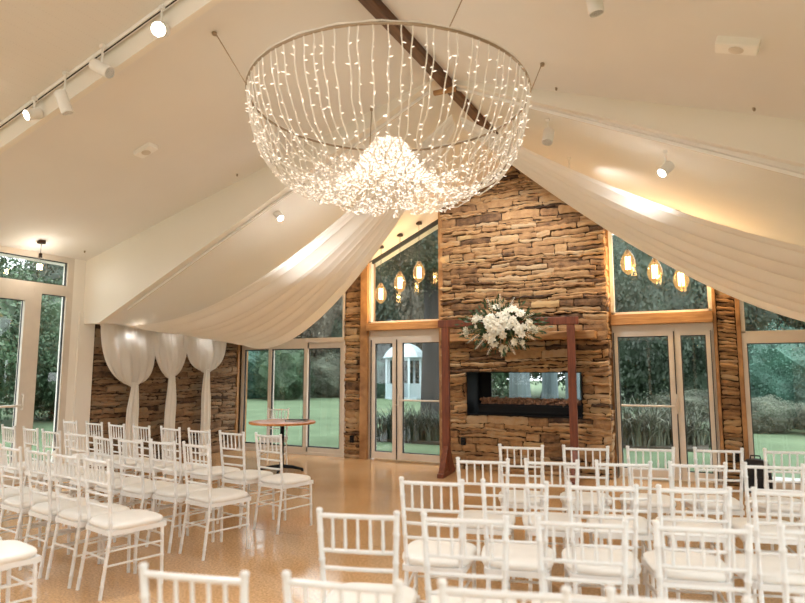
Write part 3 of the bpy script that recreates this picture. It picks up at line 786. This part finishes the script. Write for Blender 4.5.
# ------------------------------------------------------------------ drapes
def wall_drape(y0, y1, zt, yg, zg, pw, label, seed, zend=.02):
    root = tag(empty('wall_drape', (XL + .16, yg, 0)), label, 'drape', 'white drapes tied against the brown stone wall')
    r = random.Random(seed); ph = [r.uniform(0, 6) for _ in range(4)]; X = XL + .16
    def belly(u, v):   # u down, v across
        c0 = (y0 + y1) / 2; hw = (y1 - y0) / 2; k = max(0, 1 - u ** pw) ** .52
        c = c0 + (yg - c0) * u ** 1.5
        y = c + (v * 2 - 1) * (hw * k + .045)
        z = zt - (zt - zg) * u - .05 * u * math.cos((v - .5) * PI) - .03 * math.sin(v * PI) * (1 - u)
        am = .018 + .03 * u * k
        x = .03 + .10 * math.sin(PI * min(1, u * 1.02)) ** 1.0 * math.cos((v - .5) * PI) * (.3 + u) + am * (math.sin(v * 34 + ph[0]) * .6 + math.sin(v * 19 + ph[1] + u * 2) * .6)
        return (x, y - yg, z)
    b = MB(); b.grid(belly, 30, 72); b.build('swag', M['fabric'], root, smooth=True)
    def tail(u, v):
        w = .05 + .055 * min(1, u * 3); a = v * 2 * PI
        y = w * math.cos(a) * (1 + .12 * math.sin(5 * a + ph[2])) + .01 * math.sin(u * 7 + ph[3]); x = .05 + .035 * math.sin(a) * (1 + .5 * math.sin(7 * a + ph[1])) + .02
        return (x, y, zg + .04 - (zg + .04 - zend) * u)
    b = MB(); b.grid(tail, 16, 48); b.build('tail', M['fabric'], root, smooth=True)
    b = MB(); b.lathe([(.05, -.012), (.058, 0), (.05, .012)], 16, (.06, 0, zg + .02)); b.build('tie_band', M['fabric'], root, smooth=True)
wall_drape(6.26, 7.20, 2.29, 6.85, 1.31, 3.6, 'white drape with the widest swag, nearest the glazed side wall', 1)
wall_drape(7.22, 7.94, 2.24, 7.60, 1.43, 1.7, 'middle white drape, gathered to a point', 2)
wall_drape(7.98, 8.92, 2.20, 8.42, 1.53, 3.2, 'white drape next to the sliding doors', 3)
b = MB(); b.tube([(XL + .13, 6.26, 2.225), (XL + .13, 9.35, 2.18)], .015, 8); tag(b.build('drape_rod', M['white'], smooth='auto'), 'slim white rod along the top of the three wall drapes', 'rod')

def ceiling_swag(G, W0, W1, S0, S1, k0, k1, label, seed, nf=11):
    r = random.Random(seed); fr_ = [(r.uniform(.6, 1.0), r.uniform(0, 6), r.uniform(18, 60)) for _ in range(5)]
    G = Vector(G); W0 = Vector(W0); W1 = Vector(W1)
    def fn(u, v):
        g = G + Vector((0, .11 * (v - .5), -.10 * (v - .5)))
        w = W0.lerp(W1, v); p = g.lerp(w, u)
        S = S0 + (S1 - S0) * v; k = k0 + (k1 - k0) * v
        p.z -= 4 * S * u * (1 - u) * (u * k + 1 - k * .5)
        d = sum(a * math.sin(v * fq + ph) for a, ph, fq in fr_)
        am = (.010 + .022 * math.sin(PI * min(1, u * 1.05)) ** .8)
        p.z += am * d * (1 - .6 * u)
        p.y += .6 * am * sum(a * math.cos(v * fq + ph + .8) for a, ph, fq in fr_)
        return tuple(p)
    b = MB(); b.grid(fn, 60, 170)
    o = b.build('ceiling_drape', M['fabric'], smooth=True); tag(o, label, 'drape', 'white swags hung from the ridge'); return o
GP = (-2.60, 6.45, 4.45)
ceiling_swag(GP, (-8.40, 6.32, 2.26), (-8.40, 9.30, 2.12), .66, .88, .35, .30, 'sheer white swag sweeping from the ridge down to the left wall', 5)
ceiling_swag((-2.50, 6.45, 4.42), (2.88, 6.4, 2.25), (2.88, 9.2, 2.1), .50, .86, .5, .5, 'sheer white swag sweeping from the ridge towards the right wall', 6)

# ------------------------------------------------------------------ chandelier
CC = Vector((-2.64, 4.92, 0)); RR = 1.32; ZC = 4.07
ch = tag(empty('chandelier', (CC.x, CC.y, ZC)), 'huge round chandelier of white fairy-light strands on a metal hoop', 'chandelier')
b = MB(); n = 96
b.tube([(RR * math.cos(2 * PI * k / n), RR * math.sin(2 * PI * k / n), 0) for k in range(n + 1)], .012, 8); b.build('hoop', M['hoop'], ch, smooth=True)
b = MB()
b.tube([((RR + .004 * math.sin(k * 3)) * math.cos(2 * PI * k / n), (RR + .004) * math.sin(2 * PI * k / n), .018 + .006 * math.sin(k * 1.7)) for k in range(n + 1)], .007, 6); b.build('feed_cable', M['wire'], ch, smooth=True)
cr = random.Random(5)
prof = [(1.32, 0), (1.305, -.15), (1.27, -.31), (1.215, -.47), (1.13, -.61), (1.02, -.73), (.88, -.82), (.72, -.87), (.55, -.87), (.40, -.80), (.30, -.68), (.23, -.54), (.16, -.43), (.05, -.38)]
def pr(t):
    f = t * (len(prof) - 1); i = min(int(f), len(prof) - 2); f -= i
    return prof[i][0] + (prof[i + 1][0] - prof[i][0]) * f, prof[i][1] + (prof[i + 1][1] - prof[i][1]) * f
NS = 86
for k in range(NS):
    a0 = 2 * PI * (k + cr.uniform(-.25, .25)) / NS; b = MB(); pts = []
    dz = cr.uniform(-.07, .03); ph = cr.uniform(0, 6); sw = cr.uniform(-.05, .05)
    n = 34
    for i in range(n + 1):
        t = i / n; r_, z = pr(t); w = math.sin(PI * t)
        a = a0 + sw * t * t + .005 * math.sin(i * 1.1 + ph) * (1 if t < .4 else 7)
        r2 = r_ + cr.uniform(-.006, .006) * w; z2 = z + dz * w + cr.uniform(-.02, .02) * (t > .45) + (cr.uniform(-.006, .006))
        pts.append(Vector((r2 * math.cos(a), r2 * math.sin(a), z2)))
    b.tube(pts, [.0055 if q < n * .6 else .0032 for q in range(n + 1)], 5)
    b.cur = 1
    for i in range(1, n):
        for rep in range(1 if i < n * .45 else 2):
            if i < n * .45 and i % 2 and cr.random() < .5: continue
            if i > n * .84 and cr.random() < .6: continue
            p = pts[i].lerp(pts[i + 1], cr.random()); a = cr.uniform(0, 2 * PI)
            d = Vector((math.cos(a), math.sin(a), cr.uniform(-.4, .7))).normalized(); L = cr.uniform(.024, .040)
            b.tube([p, p + d * L * .55, p + d * L], [.0036, .0048, .0015], 4)
    b.build('light_strand', [M['wire'], M['led']], ch)
b = MB(); b.tube([(0, 0, -.40), (0, 0, ZR - ZC - .2)], .004, 5); b.build('centre_wire', M['wire'], ch)
for (x, y, z, ang_) in ((-3.80, 3.81, zn(-3.8), 222), (-1.28, 5.39, zn(-1.28), 20), (-1.60, 4.24, zn(-1.6), 318), (-3.45, 6.0, zn(-3.45), 128)):
    a = R(ang_); b = MB(); p0 = Vector((RR * math.cos(a), RR * math.sin(a), 0)); p1 = Vector((x, y, z)) - Vector((CC.x, CC.y, ZC))
    b.tube([p0, p1], .005, 5); b.lathe([(.02, -.03), (.022, -.005), (.012, 0)], 8, tuple(p1)); b.build('hanging_wire', M['hoop'], ch)

# ------------------------------------------------------------------ lights on tracks
def spot(loc, d, power, size=120, blend=.6, rad=.045, color=(1, .985, .96), parent=None):
    l = bpy.data.lights.new('spot_light', 'SPOT'); l.energy = power; l.spot_size = R(size); l.spot_blend = blend; l.shadow_soft_size = rad; l.color = color
    o = bpy.data.objects.new('spot_light', l); col.objects.link(o); o.location = loc
    o.rotation_mode = 'QUATERNION'; o.rotation_quaternion = Vector((0, 0, -1)).rotation_difference(Vector(d).normalized())
    return o
def track(name, pts, label, gap=()):
    root = tag(empty(name, pts[0]), label, 'track'); o = Vector(pts[0])
    b = MB(); b.bar(Vector(pts[0]) - o, Vector(pts[1]) - o, .036, .03); b.build('rail', M['white'], root)
    b = MB(); n = Vector((0, 0, -.016)); d = Vector(pts[1]) - o; b.bar(n, d + n, .012, .004); b.build('slot', M['black' if pts[0][1] < 5 else 'frame'], root)
    return root
def head(p, z_ceil, d, label, lit=True, power=0, size=110, L=.21, r=.052, nm='spotlight', group='track spotlights under the ceiling'):
    """p: body centre"""
    p = Vector(p); d = Vector(d).normalized(); root = tag(empty(nm, (p.x, p.y, z_ceil)), label, 'spotlight', group); o = Vector((p.x, p.y, z_ceil))
    b = MB(); b.lathe([(r * .72, -L / 2), (r, -L / 2 + .012), (r, L / 2 - .004), (r * .93, L / 2), (r * .88, L / 2), (r * .86, L / 2 - .012)], 20, tuple(p - o), tuple(d)); b.build('spot_head', M['headpaint'], root, smooth='auto')
    b = MB(); b.lathe([(r * .86, L / 2 - .012), (r * .86, L / 2 - .008)], 20, tuple(p - o), tuple(d)); b.build('lens', M['lens'] if lit else M['clearbulb'], root)
    b = MB(); b.box(-.02, .02, -.018, .018, -.05, -.02); b.tube([(0, 0, -.05), (p - o) + Vector((0, 0, r * .6))], .009, 8); b.build('bracket', M['headpaint'], root)
    if lit and power: spot(p + d * (L / 2 + .01), d, power, size, parent=root)
    return root
tz = lambda x: zn(x) - .018
track('light_track', ((-7.9, 3.30, tz(-7.9)), (XC - .15, 3.30, tz(XC - .15))), 'near white lighting track crossing the upper left ceiling')
track('light_track', ((XC + .25, 3.30, tz(XC + .25)), (2.6, 3.30, tz(2.6))), 'near lighting track above the right seating block')
track('light_track', ((-7.7, 6.20, zf(-7.7) - .018), (XC - .15, 6.20, zf(XC - .15) - .018)), 'white lighting track behind the left bulkhead')
track('light_track', ((XC + .2, 6.20, zf(XC + .2) - .018), (2.6, 6.20, zf(2.6) - .018)), 'white lighting track behind the right bulkhead')
P = 1.0
head((-5.46, 3.27, 3.86), zn(-5.46) , (-.1, -.8, -.45), 'small lit white spotlight at far left of the near track', True, 90 * P, 120, .14, .05)
head((-5.00, 3.25, 3.87), zn(-5.0), (.12, .15, -.5), 'white cylinder spotlight, second from the left on the near track', False)
head((-4.52, 3.25, 4.07), zn(-4.52), (.75, .15, -.45), 'white cylinder spotlight, third from the left on the near track', False)
head((-3.86, 3.28, 4.26), zn(-3.86), (.42, -.55, -.38), 'large glowing spotlight nearest the ridge on the near track', True, 170 * P, 140, .2, .062)
head((-.60, 4.06, 4.02), zn(-.62), (.1, .1, -1), 'grey spotlight cut by the top edge of the photo', False)
head((-5.13, 6.42, 3.60), zf(-5.13), (.7, -.2, -.7), 'lit spotlight left of the chandelier on the far track', True, 26 * P, 140, .15)
head((-1.49, 6.45, 4.06), zf(-1.49), (-.05, -.35, -.9), 'white square-bodied spotlight just right of the chandelier', False, L=.17, r=.06)
head((-.33, 6.47, 3.52), zf(-.33), (-.5, -.45, -.6), 'lit spotlight above the right swag on the far track', True, 18 * P, 150, .15)
head((-2.35, 7.45, 4.28), zf(-2.35), (-.3, .8, -.7), 'glowing spotlight near the ridge washing the stone', True, 80, 100, .12, .045)
head((-1.55, 7.85, 3.98), zf(-1.55), (.6, .5, -.5), 'glowing spotlight hidden behind the right swag', True, 6, 150, .12, .045)
head((-3.4, 7.5, 4.15), zf(-3.4), (.0, .8, -.9), 'glowing spotlight above the left swag near the ridge', True, 6, 172, .12, .045)

# unseen tracks and spotlights added behind the camera to fill the hall with light
k_ = 0
for ty in (.6, -1.9):
    track('light_track', ((-7.6, ty, tz(-7.6)), (XC - .2, ty, tz(XC - .2))), 'added unseen lighting track %s, left roof slope' % ('over the rear seats' if ty > 0 else 'near the rear windows'))
    track('light_track', ((XC + .25, ty, tz(XC + .25)), (2.6, ty, tz(2.6))), 'added unseen lighting track %s, right roof slope' % ('over the rear seats' if ty > 0 else 'near the rear windows'))
    for x in (-6.6, -4.4, -.9, 1.4):
        side = 'left' if x < XC else 'right'; io = 'outer' if abs(x - XC) > 2.5 else 'inner'
        head((x, ty, zn(x) - .22), zn(x), (.35 * (1 if x < XC else -1), .35, -.6), 'added unseen %s fill spotlight, %s slope, track %s' % (io, side, 'over the rear seats' if ty > 0 else 'near the rear windows'), True, 16 if ty > 0 else 6, 165, group='unseen fill spotlights added above the rear seats')

# small downlights over the drapes
for i, (x, y) in enumerate(((-8.12, 6.75), (-8.12, 7.55), (-8.12, 8.35))):
    z = zf(x); r_ = tag(empty('downlight', (x, y, z)), ['recessed downlight over the widest drape', 'recessed downlight over the middle drape', 'recessed downlight over the drape by the sliding doors'][i], 'downlight', 'downlights over the drapes')
    b = MB(); b.lathe([(.045, -.018), (.05, -.012), (.05, .02)], 20); b.build('bezel', M['white'], r_, smooth='auto')
    b = MB(); b.lathe([(.034, -.020), (.034, -.0185)], 16); b.build('lens', M['lens'], r_)
    spot((x, y, z - .03), (-.15, 0, -1), 8, 150, 1)

# ------------------------------------------------------------------ pendants
def pendant(x, y, zb, label, grp, amber=True, s=1.0, zc=None, fl=1.0):
    zc = zf(x) if zc is None else zc
    root = tag(empty('pendant_light', (x, y, zc)), label, 'pendant', grp); h = zc - zb
    b = MB(); b.lathe([(.05, -.035), (.055, -.02), (.05, .01)], 16); b.build('canopy', M['dkbrown'], root, smooth='auto')
    b = MB(); b.tube([(0, 0, -.03), (0, 0, -h + .16 * s)], .004, 6); b.build('cord', M['dkbrown'], root)
    b = MB(); b.lathe([(.016, .185), (.022, .175), (.022, .13), (.026, .12)], 12, (0, 0, -h)); b.build('lamp_holder', M['dkbrown'], root, smooth='auto')
    pf = [(.018, .135), (.03, .115), (.058, .07), (.078, .015), (.080, -.035), (.062, -.09), (.03, -.125), (.008, -.14)]
    b = MB(); b.lathe([(r_ * s, z * s) for r_, z in pf], 24, (0, 0, -h)); b.build('glass_bulb', M['bulbglass'] if amber else M['clearbulb'], root, smooth=True)
    b = MB()
    for q in range(6):
        a = q * PI / 3; b.tube([(.024 * s * math.cos(a), .024 * s * math.sin(a), -h + .06 * s * fl), (.024 * s * math.cos(a), .024 * s * math.sin(a), -h - .08 * s * fl)], .006, 5)
    b.build('filament', M['filament'], root)
    pl = bpy.data.lights.new('bulb_light', 'POINT'); pl.energy = 9 if amber else 3; pl.shadow_soft_size = .02; pl.color = (1, .83, .62) if amber else (1, .93, .82)
    po = bpy.data.objects.new('bulb_light', pl); col.objects.link(po); po.location = (x, y, zb)
    b = MB(); b.tube([(0, 0, -h + .12 * s), (0, 0, -h + .06 * s)], .012, 6); b.build('bulb_stem', M['clearbulb'], root)
    return root
G1 = 'amber bulb pendants by the left gable window'; G2 = 'amber bulb pendants by the right gable window'
for x, z, lb in ((-5.07, 2.86, 'lowest amber pendant, left end of the left gable window'), (-4.70, 3.03, 'middle amber pendant before the left gable window'), (-4.34, 3.18, 'highest amber pendant, beside the stone chimney in the left gable window')):
    pendant(x, 9.17, z, lb, G1, s=1.3)
for x, z, lb in ((-1.03, 3.07, 'amber pendant nearest the chimney before the right gable window'), (-.68, 2.92, 'middle amber pendant before the right gable window'), (-.35, 2.79, 'lowest amber pendant, right end of the right gable window')):
    pendant(x, 9.17, z, lb, G2, s=1.3)
pendant(-8.16, 5.12, 2.94, 'single clear bulb pendant beside the tall glazed side wall', None, False, 1.15, zc=zn(-8.16), fl=.45)

# smoke / sensor boxes on the ceiling
def ceil_box(x, y, ang_y, label, nm, w, d, h, rz=0):
    root = tag(empty(nm, (x, y, zn(x))), label, 'ceiling fitting'); root.rotation_euler = (0, ang_y, rz)
    b = MB(); b.box(-w / 2, w / 2, -d / 2, d / 2, -h, .02); b.build('housing', M['white'], root, bevel=.01)
    b = MB(); b.lathe([(.045, -h - .008), (.05, -h - .004), (.05, -h + .002)], 20); b.build('sensor_dome', M['frame'], root, smooth='auto')
ceil_box(-5.59, 4.62, -math.atan(SN_L), 'small white sensor box on the left ceiling slope', 'ceiling_sensor', .26, .13, .05)
ceil_box(.27, 4.73, math.atan(SN_R), 'white emergency light box on the right ceiling slope', 'emergency_light', .28, .15, .06)
b = MB(); b.box(-3.80, -3.68, 3.46, 3.50, zn(-3.73) - .03, zn(-3.73) + .02); tag(b.build('ceiling_bracket', M['hoop'], bevel=.004), 'small tan metal bracket on the ceiling beside the large spotlight', 'bracket')
for (x, y, z, lb) in ((-1.28, 5.95, zn(-1.28), 'tiny ceiling screw hook right of the chandelier'), (.42, 5.9, zn(.42), 'tiny ceiling screw hook beyond the emergency light'), (-5.4, 5.9, zn(-5.4), 'tiny ceiling screw hook above the left bulkhead'), (-8.2, 5.8, zn(-8.2), 'tiny ceiling screw hook in the left corner')):
    b = MB(); b.lathe([(.006, -.03), (.012, -.02), (.012, .005)], 8, (x, y, z)); tag(b.build('ceiling_hook', M['hoop']), lb, 'hook', 'small hooks screwed in the ceiling')

# ------------------------------------------------------------------ garden
b = MB()
def lawn_fn(u, v):
    x = -90 + 180 * u; y = -60 + 180 * v
    return (x, y, -.06)
b.grid(lawn_fn, 8, 8); o = b.build('lawn', M['lawn']); struct(o)
b = MB(); b.box(-10.5, 4.5, 9.78, 10.7, -.2, -.02); b.box(-10.5, -8.78, -4, 9.78, -.2, -.02); struct(b.build('patio', M['patio']))

def leaf_blob(nm, seed, n, lsz, m, shape='round', core=True):
    r = random.Random(seed); b = MB()
    def rad(d):
        k = 1 + .30 * noise.noise(d * 1.9 + Vector((seed, 0, 0))) + .18 * noise.noise(d * 4.3 + Vector((0, seed, 0)))
        if shape == 'cone': k *= max(.15, 1 - max(0, d.z) * .1) * (1 - .45 * max(0, d.z))
        return k
    if core:
        N1, N2 = 14, 20; vs = []; fs = []
        for i in range(N1 + 1):
            for j in range(N2):
                th = PI * i / N1; ph = 2 * PI * j / N2; d = Vector((math.sin(th) * math.cos(ph), math.sin(th) * math.sin(ph), math.cos(th)))
                vs.append(d * rad(d) * .80)
        for i in range(N1):
            for j in range(N2):
                j2 = (j + 1) % N2; fs.append((i * N2 + j, i * N2 + j2, (i + 1) * N2 + j2, (i + 1) * N2 + j))
        b.add(vs, fs)
    for i in range(n):
        d = Vector((r.gauss(0, 1), r.gauss(0, 1), r.gauss(0, 1))).normalized(); p = d * rad(d) * (1 - .28 * r.random() ** 1.5)
        t = Vector((r.gauss(0, 1), r.gauss(0, 1), r.gauss(0, 1) - .3)).normalized(); s = t.cross(d + Vector((r.random() * .6, r.random() * .6, 0))).normalized(); L = lsz * r.uniform(.6, 1.4)
        b.add([p, p + t * L * .5 + s * L * .28, p + t * L, p + t * L * .5 - s * L * .28], [(0, 1, 2, 3)])
    return b.mesh(nm, M[m])
CR = {k: leaf_blob('crown', i + 1, n, l, m, sh, core) for i, (k, n, l, m, sh, core) in enumerate((('dark', 22000, 0.047, 'leaf_dark', 'round', True), ('mid', 22000, 0.047, 'leaf_mid', 'round', True), ('teal', 22000, 0.041, 'leaf_teal', 'round', True),
      ('twig', 22000, 0.055, 'leaf_grey', 'round', True), ('cone', 22000, 0.05, 'leaf_dark', 'cone', True), ('pale', 22000, 0.047, 'leaf_pale', 'round', True)))}
def trunk_mesh(seed, m):
    r = random.Random(seed); b = MB(); pts = [(r.uniform(-.06, .06) * i, r.uniform(-.06, .06) * i, i / 5) for i in range(6)]
    b.tube(pts, [.6, .45, .40, .38, .34, .28], 10)
    return b.mesh('trunk', M[m], smooth=True)
TR = [trunk_mesh(1, 'bark'), trunk_mesh(2, 'bark_grey')]
def tree(x, y, rx, rz, zc, kind, label, tr=.25, trm=0, grp=None, z0=-.06):
    root = tag(empty('garden_tree', (x, y, z0), rnd.uniform(0, 6)), label, 'tree', grp or 'trees around the garden lawn')
    o = bpy.data.objects.new('crown', CR[kind]); col.objects.link(o); o.parent = root; o.location = (0, 0, zc); o.scale = (rx, rx * .9, rz)
    o = bpy.data.objects.new('trunk', TR[trm]); col.objects.link(o); o.parent = root; o.scale = (tr / .5, tr / .5, zc)
def shrub(x, y, rx, rz, kind, label):
    o = bpy.data.objects.new('garden_shrub', CR[kind]); col.objects.link(o); o.location = (x, y, rz * .75); o.scale = (rx, rx * .8, rz); o.rotation_euler = (0, 0, rnd.uniform(0, 6))
    tag(o, label, 'shrub', 'shrubs in the garden')
# seen through the sliding doors
shrub(-25.8, 29.8, 2.6, 2.0, 'teal', 'blue-green shrub at the lawn edge, behind the left sliding pane')
shrub(-22.6, 29.2, 2.0, 2.0, 'mid', 'rounded weeping shrub at the lawn edge, behind the middle sliding pane')
shrub(-21.9, 33.5, 2.2, 1.6, 'pale', 'pale low hedge at the lawn edge, behind the right sliding pane')
shrub(-19.6, 33.6, 1.9, 1.5, 'teal', 'blue-green shrub beside the gazebo')
tree(-31.2, 35.0, 4.5, 5.5, 5.0, 'twig', 'brown bare tree far left beyond the lawn')
tree(-29.0, 39.5, 4.5, 6.5, 6.5, 'dark', 'tall dark evergreen beyond the lawn, behind the middle pane')
tree(-25.1, 39.2, 4.0, 6.0, 6.5, 'twig', 'bare brown tree beyond the lawn, right of the evergreen')
tree(-23.2, 36.8, 1.6, 4.0, 3.6, 'cone', 'slim dark conifer behind the right sliding pane')
tree(-21.3, 42.0, 4.5, 8.0, 7.0, 'dark', 'tall dark tree behind the gazebo')
tree(-15.7, 40.5, 4.5, 8.0, 8.0, 'twig', 'tall grey tree behind the left glazed door')
tree(-11.2, 38.0, 4.5, 6.5, 7.0, 'mid', 'green tree beyond the lawn behind the fireplace')
tree(-8.2, 18.4, 2.6, 2.4, 6.6, 'dark', 'dark-trunked tree standing close behind the left glazed door', .42)
tree(-4.0, 13.8, 1.6, 1.2, 5.6, 'dark', 'bluish trunk seen through the fireplace, leftmost', .27, 1)
tree(-3.75, 15.6, 1.6, 1.4, 6.4, 'dark', 'bluish trunk seen through the fireplace, middle', .22, 1)
tree(-3.0, 14.8, 1.5, 1.2, 6.0, 'mid', 'bluish trunk seen through the fireplace, right', .18, 1)
tree(-35.0, 27.0, 5.0, 6.0, 5.5, 'dark', 'broad dark tree at the far left corner of the lawn')
tree(-30.0, 48.0, 6.0, 8.5, 9.0, 'mid', 'tall green tree in the far background left')
tree(-19.0, 50.0, 6.0, 9.0, 9.0, 'twig', 'tall bare tree in the far background centre')
# right side garden
tree(-6.7, 34.8, 4.0, 5.5, 6.0, 'dark', 'dark tree behind the right doors, left side')
tree(-3.2, 27.7, 3.2, 4.2, 4.3, 'dark', 'dark bushy tree behind the right doors, nearer')
tree(-.4, 30.6, 3.4, 5.0, 4.8, 'dark', 'dark bushy tree behind the right doors, right side')
tree(3.4, 35.7, 4.2, 6.5, 6.0, 'dark', 'dark tree behind the far right window')
tree(7.2, 31.0, 4.0, 5.5, 5.5, 'mid', 'green tree at the right edge of the garden')
tree(-.9, 46.7, 6.0, 9.0, 9.5, 'dark', 'tallest dark tree behind the right doors')
tree(9.5, 42.0, 5.0, 8.5, 8.0, 'dark', 'tall dark tree in the far right background')
shrub(2.0, 21.0, 1.6, 1.6, 'teal', 'bright blue-green shrub behind the right window')
shrub(4.6, 22.0, 1.5, 1.2, 'mid', 'green shrub at the right edge behind the right window')
shrub(-.6, 23.0, 1.5, .55, 'pale', 'pale low shrub behind the right doors')
shrub(1.1, 19.0, .9, .5, 'pale', 'pale low border shrub left of the blue-green one')
shrub(2.5, 18.6, .9, .5, 'pale', 'pale low border shrub in front of the blue-green one')
# beyond the left glazed side wall
tree(-18.4, 9.0, 2.6, 2.7, 2.5, 'mid', 'green tree close outside the glazed side wall')
tree(-19.8, 13.4, 2.4, 2.4, 2.3, 'mid', 'green tree outside the sidelight of the glazed wall')
tree(-26.7, 18.0, 3.6, 3.6, 3.6, 'dark', 'dark tree farther outside the glazed side wall')
tree(-24.0, 7.0, 3.6, 3.6, 3.5, 'mid', 'broad green tree farther outside the side wall')
tree(-31.0, 24.5, 4.0, 4.6, 4.5, 'mid', 'green tree at the back left of the garden')
tree(-21.0, 2.0, 3.6, 3.8, 3.6, 'dark', 'dark tree outside the side wall beside the seats')

# unseen tree row added behind the hall to darken reflections in the glass
for x, y, k, lb in ((-16, -24, 'dark', 'left end'), (-9.5, -26, 'mid', 'left of centre'), (-3, -25, 'dark', 'centre left'), (3.5, -26, 'mid', 'centre right'), (10, -24, 'dark', 'right of centre'), (17, -22, 'mid', 'right end')):
    tree(x, y, 4.0, 2.6, 2.3, k, 'unseen tree added behind the hall, %s of the row' % lb, grp='unseen trees added behind the hall')
# strap-leaved clumps
def strap_clump(x, y, n, h, m, label, seed, sx=1.0):
    r = random.Random(seed); b = MB()
    for i in range(n):
        a = r.uniform(0, 2 * PI); L = h * r.uniform(.6, 1.15); lean = r.uniform(.25, 1.0); w = .022; bx_, by_ = r.gauss(0, .22) * sx, r.gauss(0, .16)
        d = Vector((math.cos(a), math.sin(a), 0)); s = Vector((-d.y, d.x, 0)); pts = []
        for k in range(6):
            t = k / 5; q = Vector((bx_, by_, 0)) + d * L * lean * t * t * .9 + Vector((0, 0, L * (t - .42 * lean * t * t * t * 1.3))); ww = w * (1 - t * .85); pts += [q - s * ww, q + s * ww]
        b.add(pts, [(2 * k, 2 * k + 1, 2 * k + 3, 2 * k + 2) for k in range(5)])
    o = b.build('strap_plant', M[m], loc=(x, y, -.05)); tag(o, label, 'plant', 'strap-leaved plants outside the doors')
strap_clump(-6.45, 12.7, 420, .95, 'leaf_dark', 'dark strap-leaved plant outside the left door, left clump', 1, 1.6)
strap_clump(-5.75, 12.9, 420, .9, 'leaf_dark', 'dark strap-leaved plant outside the left door, right clump', 2, 1.6)
strap_clump(-1.55, 14.0, 420, 1.15, 'leaf_pale', 'pale arching strap-leaved plant outside the right doors', 3, 1.4)
strap_clump(-.75, 14.6, 360, 1.0, 'leaf_pale', 'second pale strap-leaved plant, nearer the right pane', 4, 1.4)
b = MB(); b.box(-7.2, -5.0, 12.4, 13.3, -.2, 0); struct(b.build('garden_bed', M['soil']))
b = MB(); b.box(-2.2, -.2, 13.6, 15.0, -.2, 0); struct(b.build('garden_bed', M['soil']))

# gazebo
gz = tag(empty('gazebo', (-16.6, 33.0, -.06), .3), 'white octagonal garden gazebo with a domed roof', 'gazebo')
def ngon(r_, k, n=8): a = 2 * PI * k / n + PI / 8; return r_ * math.cos(a), r_ * math.sin(a)
for k in range(8):
    x, y = ngon(1.1, k); b = MB(); b.box(x - .06, x + .06, y - .06, y + .06, 0, 2.4); b.build('post', M['gazebo'], gz)
    x2, y2 = ngon(1.1, k + 1)
    b = MB(); b.bar((x, y, 2.35), (x2, y2, 2.35), .06, .14)
    if k != 5: b.bar((x, y, .5), (x2, y2, .5), .05, .8)
    b.build('side_panel', M['gazebo'], gz)
b = MB(); b.lathe([(1.3, 2.42), (1.32, 2.46), (1.15, 2.75), (.85, 3.05), (.55, 3.22), (.25, 3.32), (.06, 3.4), (.05, 3.62), (.01, 3.7)], 8); b.build('domed_roof', M['gazebo'], gz)
b = MB(); b.lathe([(1.2, 0), (1.2, .12)], 8); b.build('deck', M['gazebo'], gz)

# ------------------------------------------------------------------ world, camera
w = bpy.data.worlds.new('overcast_sky'); sc.world = w; w.use_nodes = True
n = w.node_tree.nodes; l = w.node_tree.links; bgd = n['Background']
tc = n.new('ShaderNodeTexCoord'); no = n.new('ShaderNodeTexNoise'); no.inputs['Scale'].default_value = 2.5; no.inputs['Detail'].default_value = 5
l.new(tc.outputs['Generated'], no.inputs['Vector'])
rp = n.new('ShaderNodeValToRGB'); rp.color_ramp.elements[0].color = (.74, .82, .88, 1); rp.color_ramp.elements[1].color = (.92, .96, 1, 1)
rp.color_ramp.elements[0].position = .35; rp.color_ramp.elements[1].position = .65
l.new(no.outputs['Fac'], rp.inputs[0]); l.new(rp.outputs[0], bgd.inputs['Color']); bgd.inputs['Strength'].default_value = 1.9

cd = bpy.data.cameras.new('camera'); cam = bpy.data.objects.new('camera', cd); col.objects.link(cam)
cam.location = (0, 0, 1.5); cam.rotation_euler = (R(90 + 6.62), 0, R(26.9))
cd.sensor_width = 36; cd.lens = 612 / 805 * 36; cd.clip_start = .05; cd.clip_end = 400
cd.dof.use_dof = True; cd.dof.focus_distance = 8.0; cd.dof.aperture_fstop = 1.7
sc.camera = cam
vs_ = sc.view_settings; vs_.view_transform = 'Standard'; vs_.look = 'None'; vs_.gamma = 1; vs_.exposure = 1.55; vs_.use_curve_mapping = False
try:
    sc.cycles.use_denoising = True; sc.cycles.max_bounces = 10; sc.cycles.diffuse_bounces = 6; sc.cycles.transparent_max_bounces = 24; sc.cycles.sample_clamp_indirect = 6; sc.cycles.caustics_reflective = False
except Exception: pass
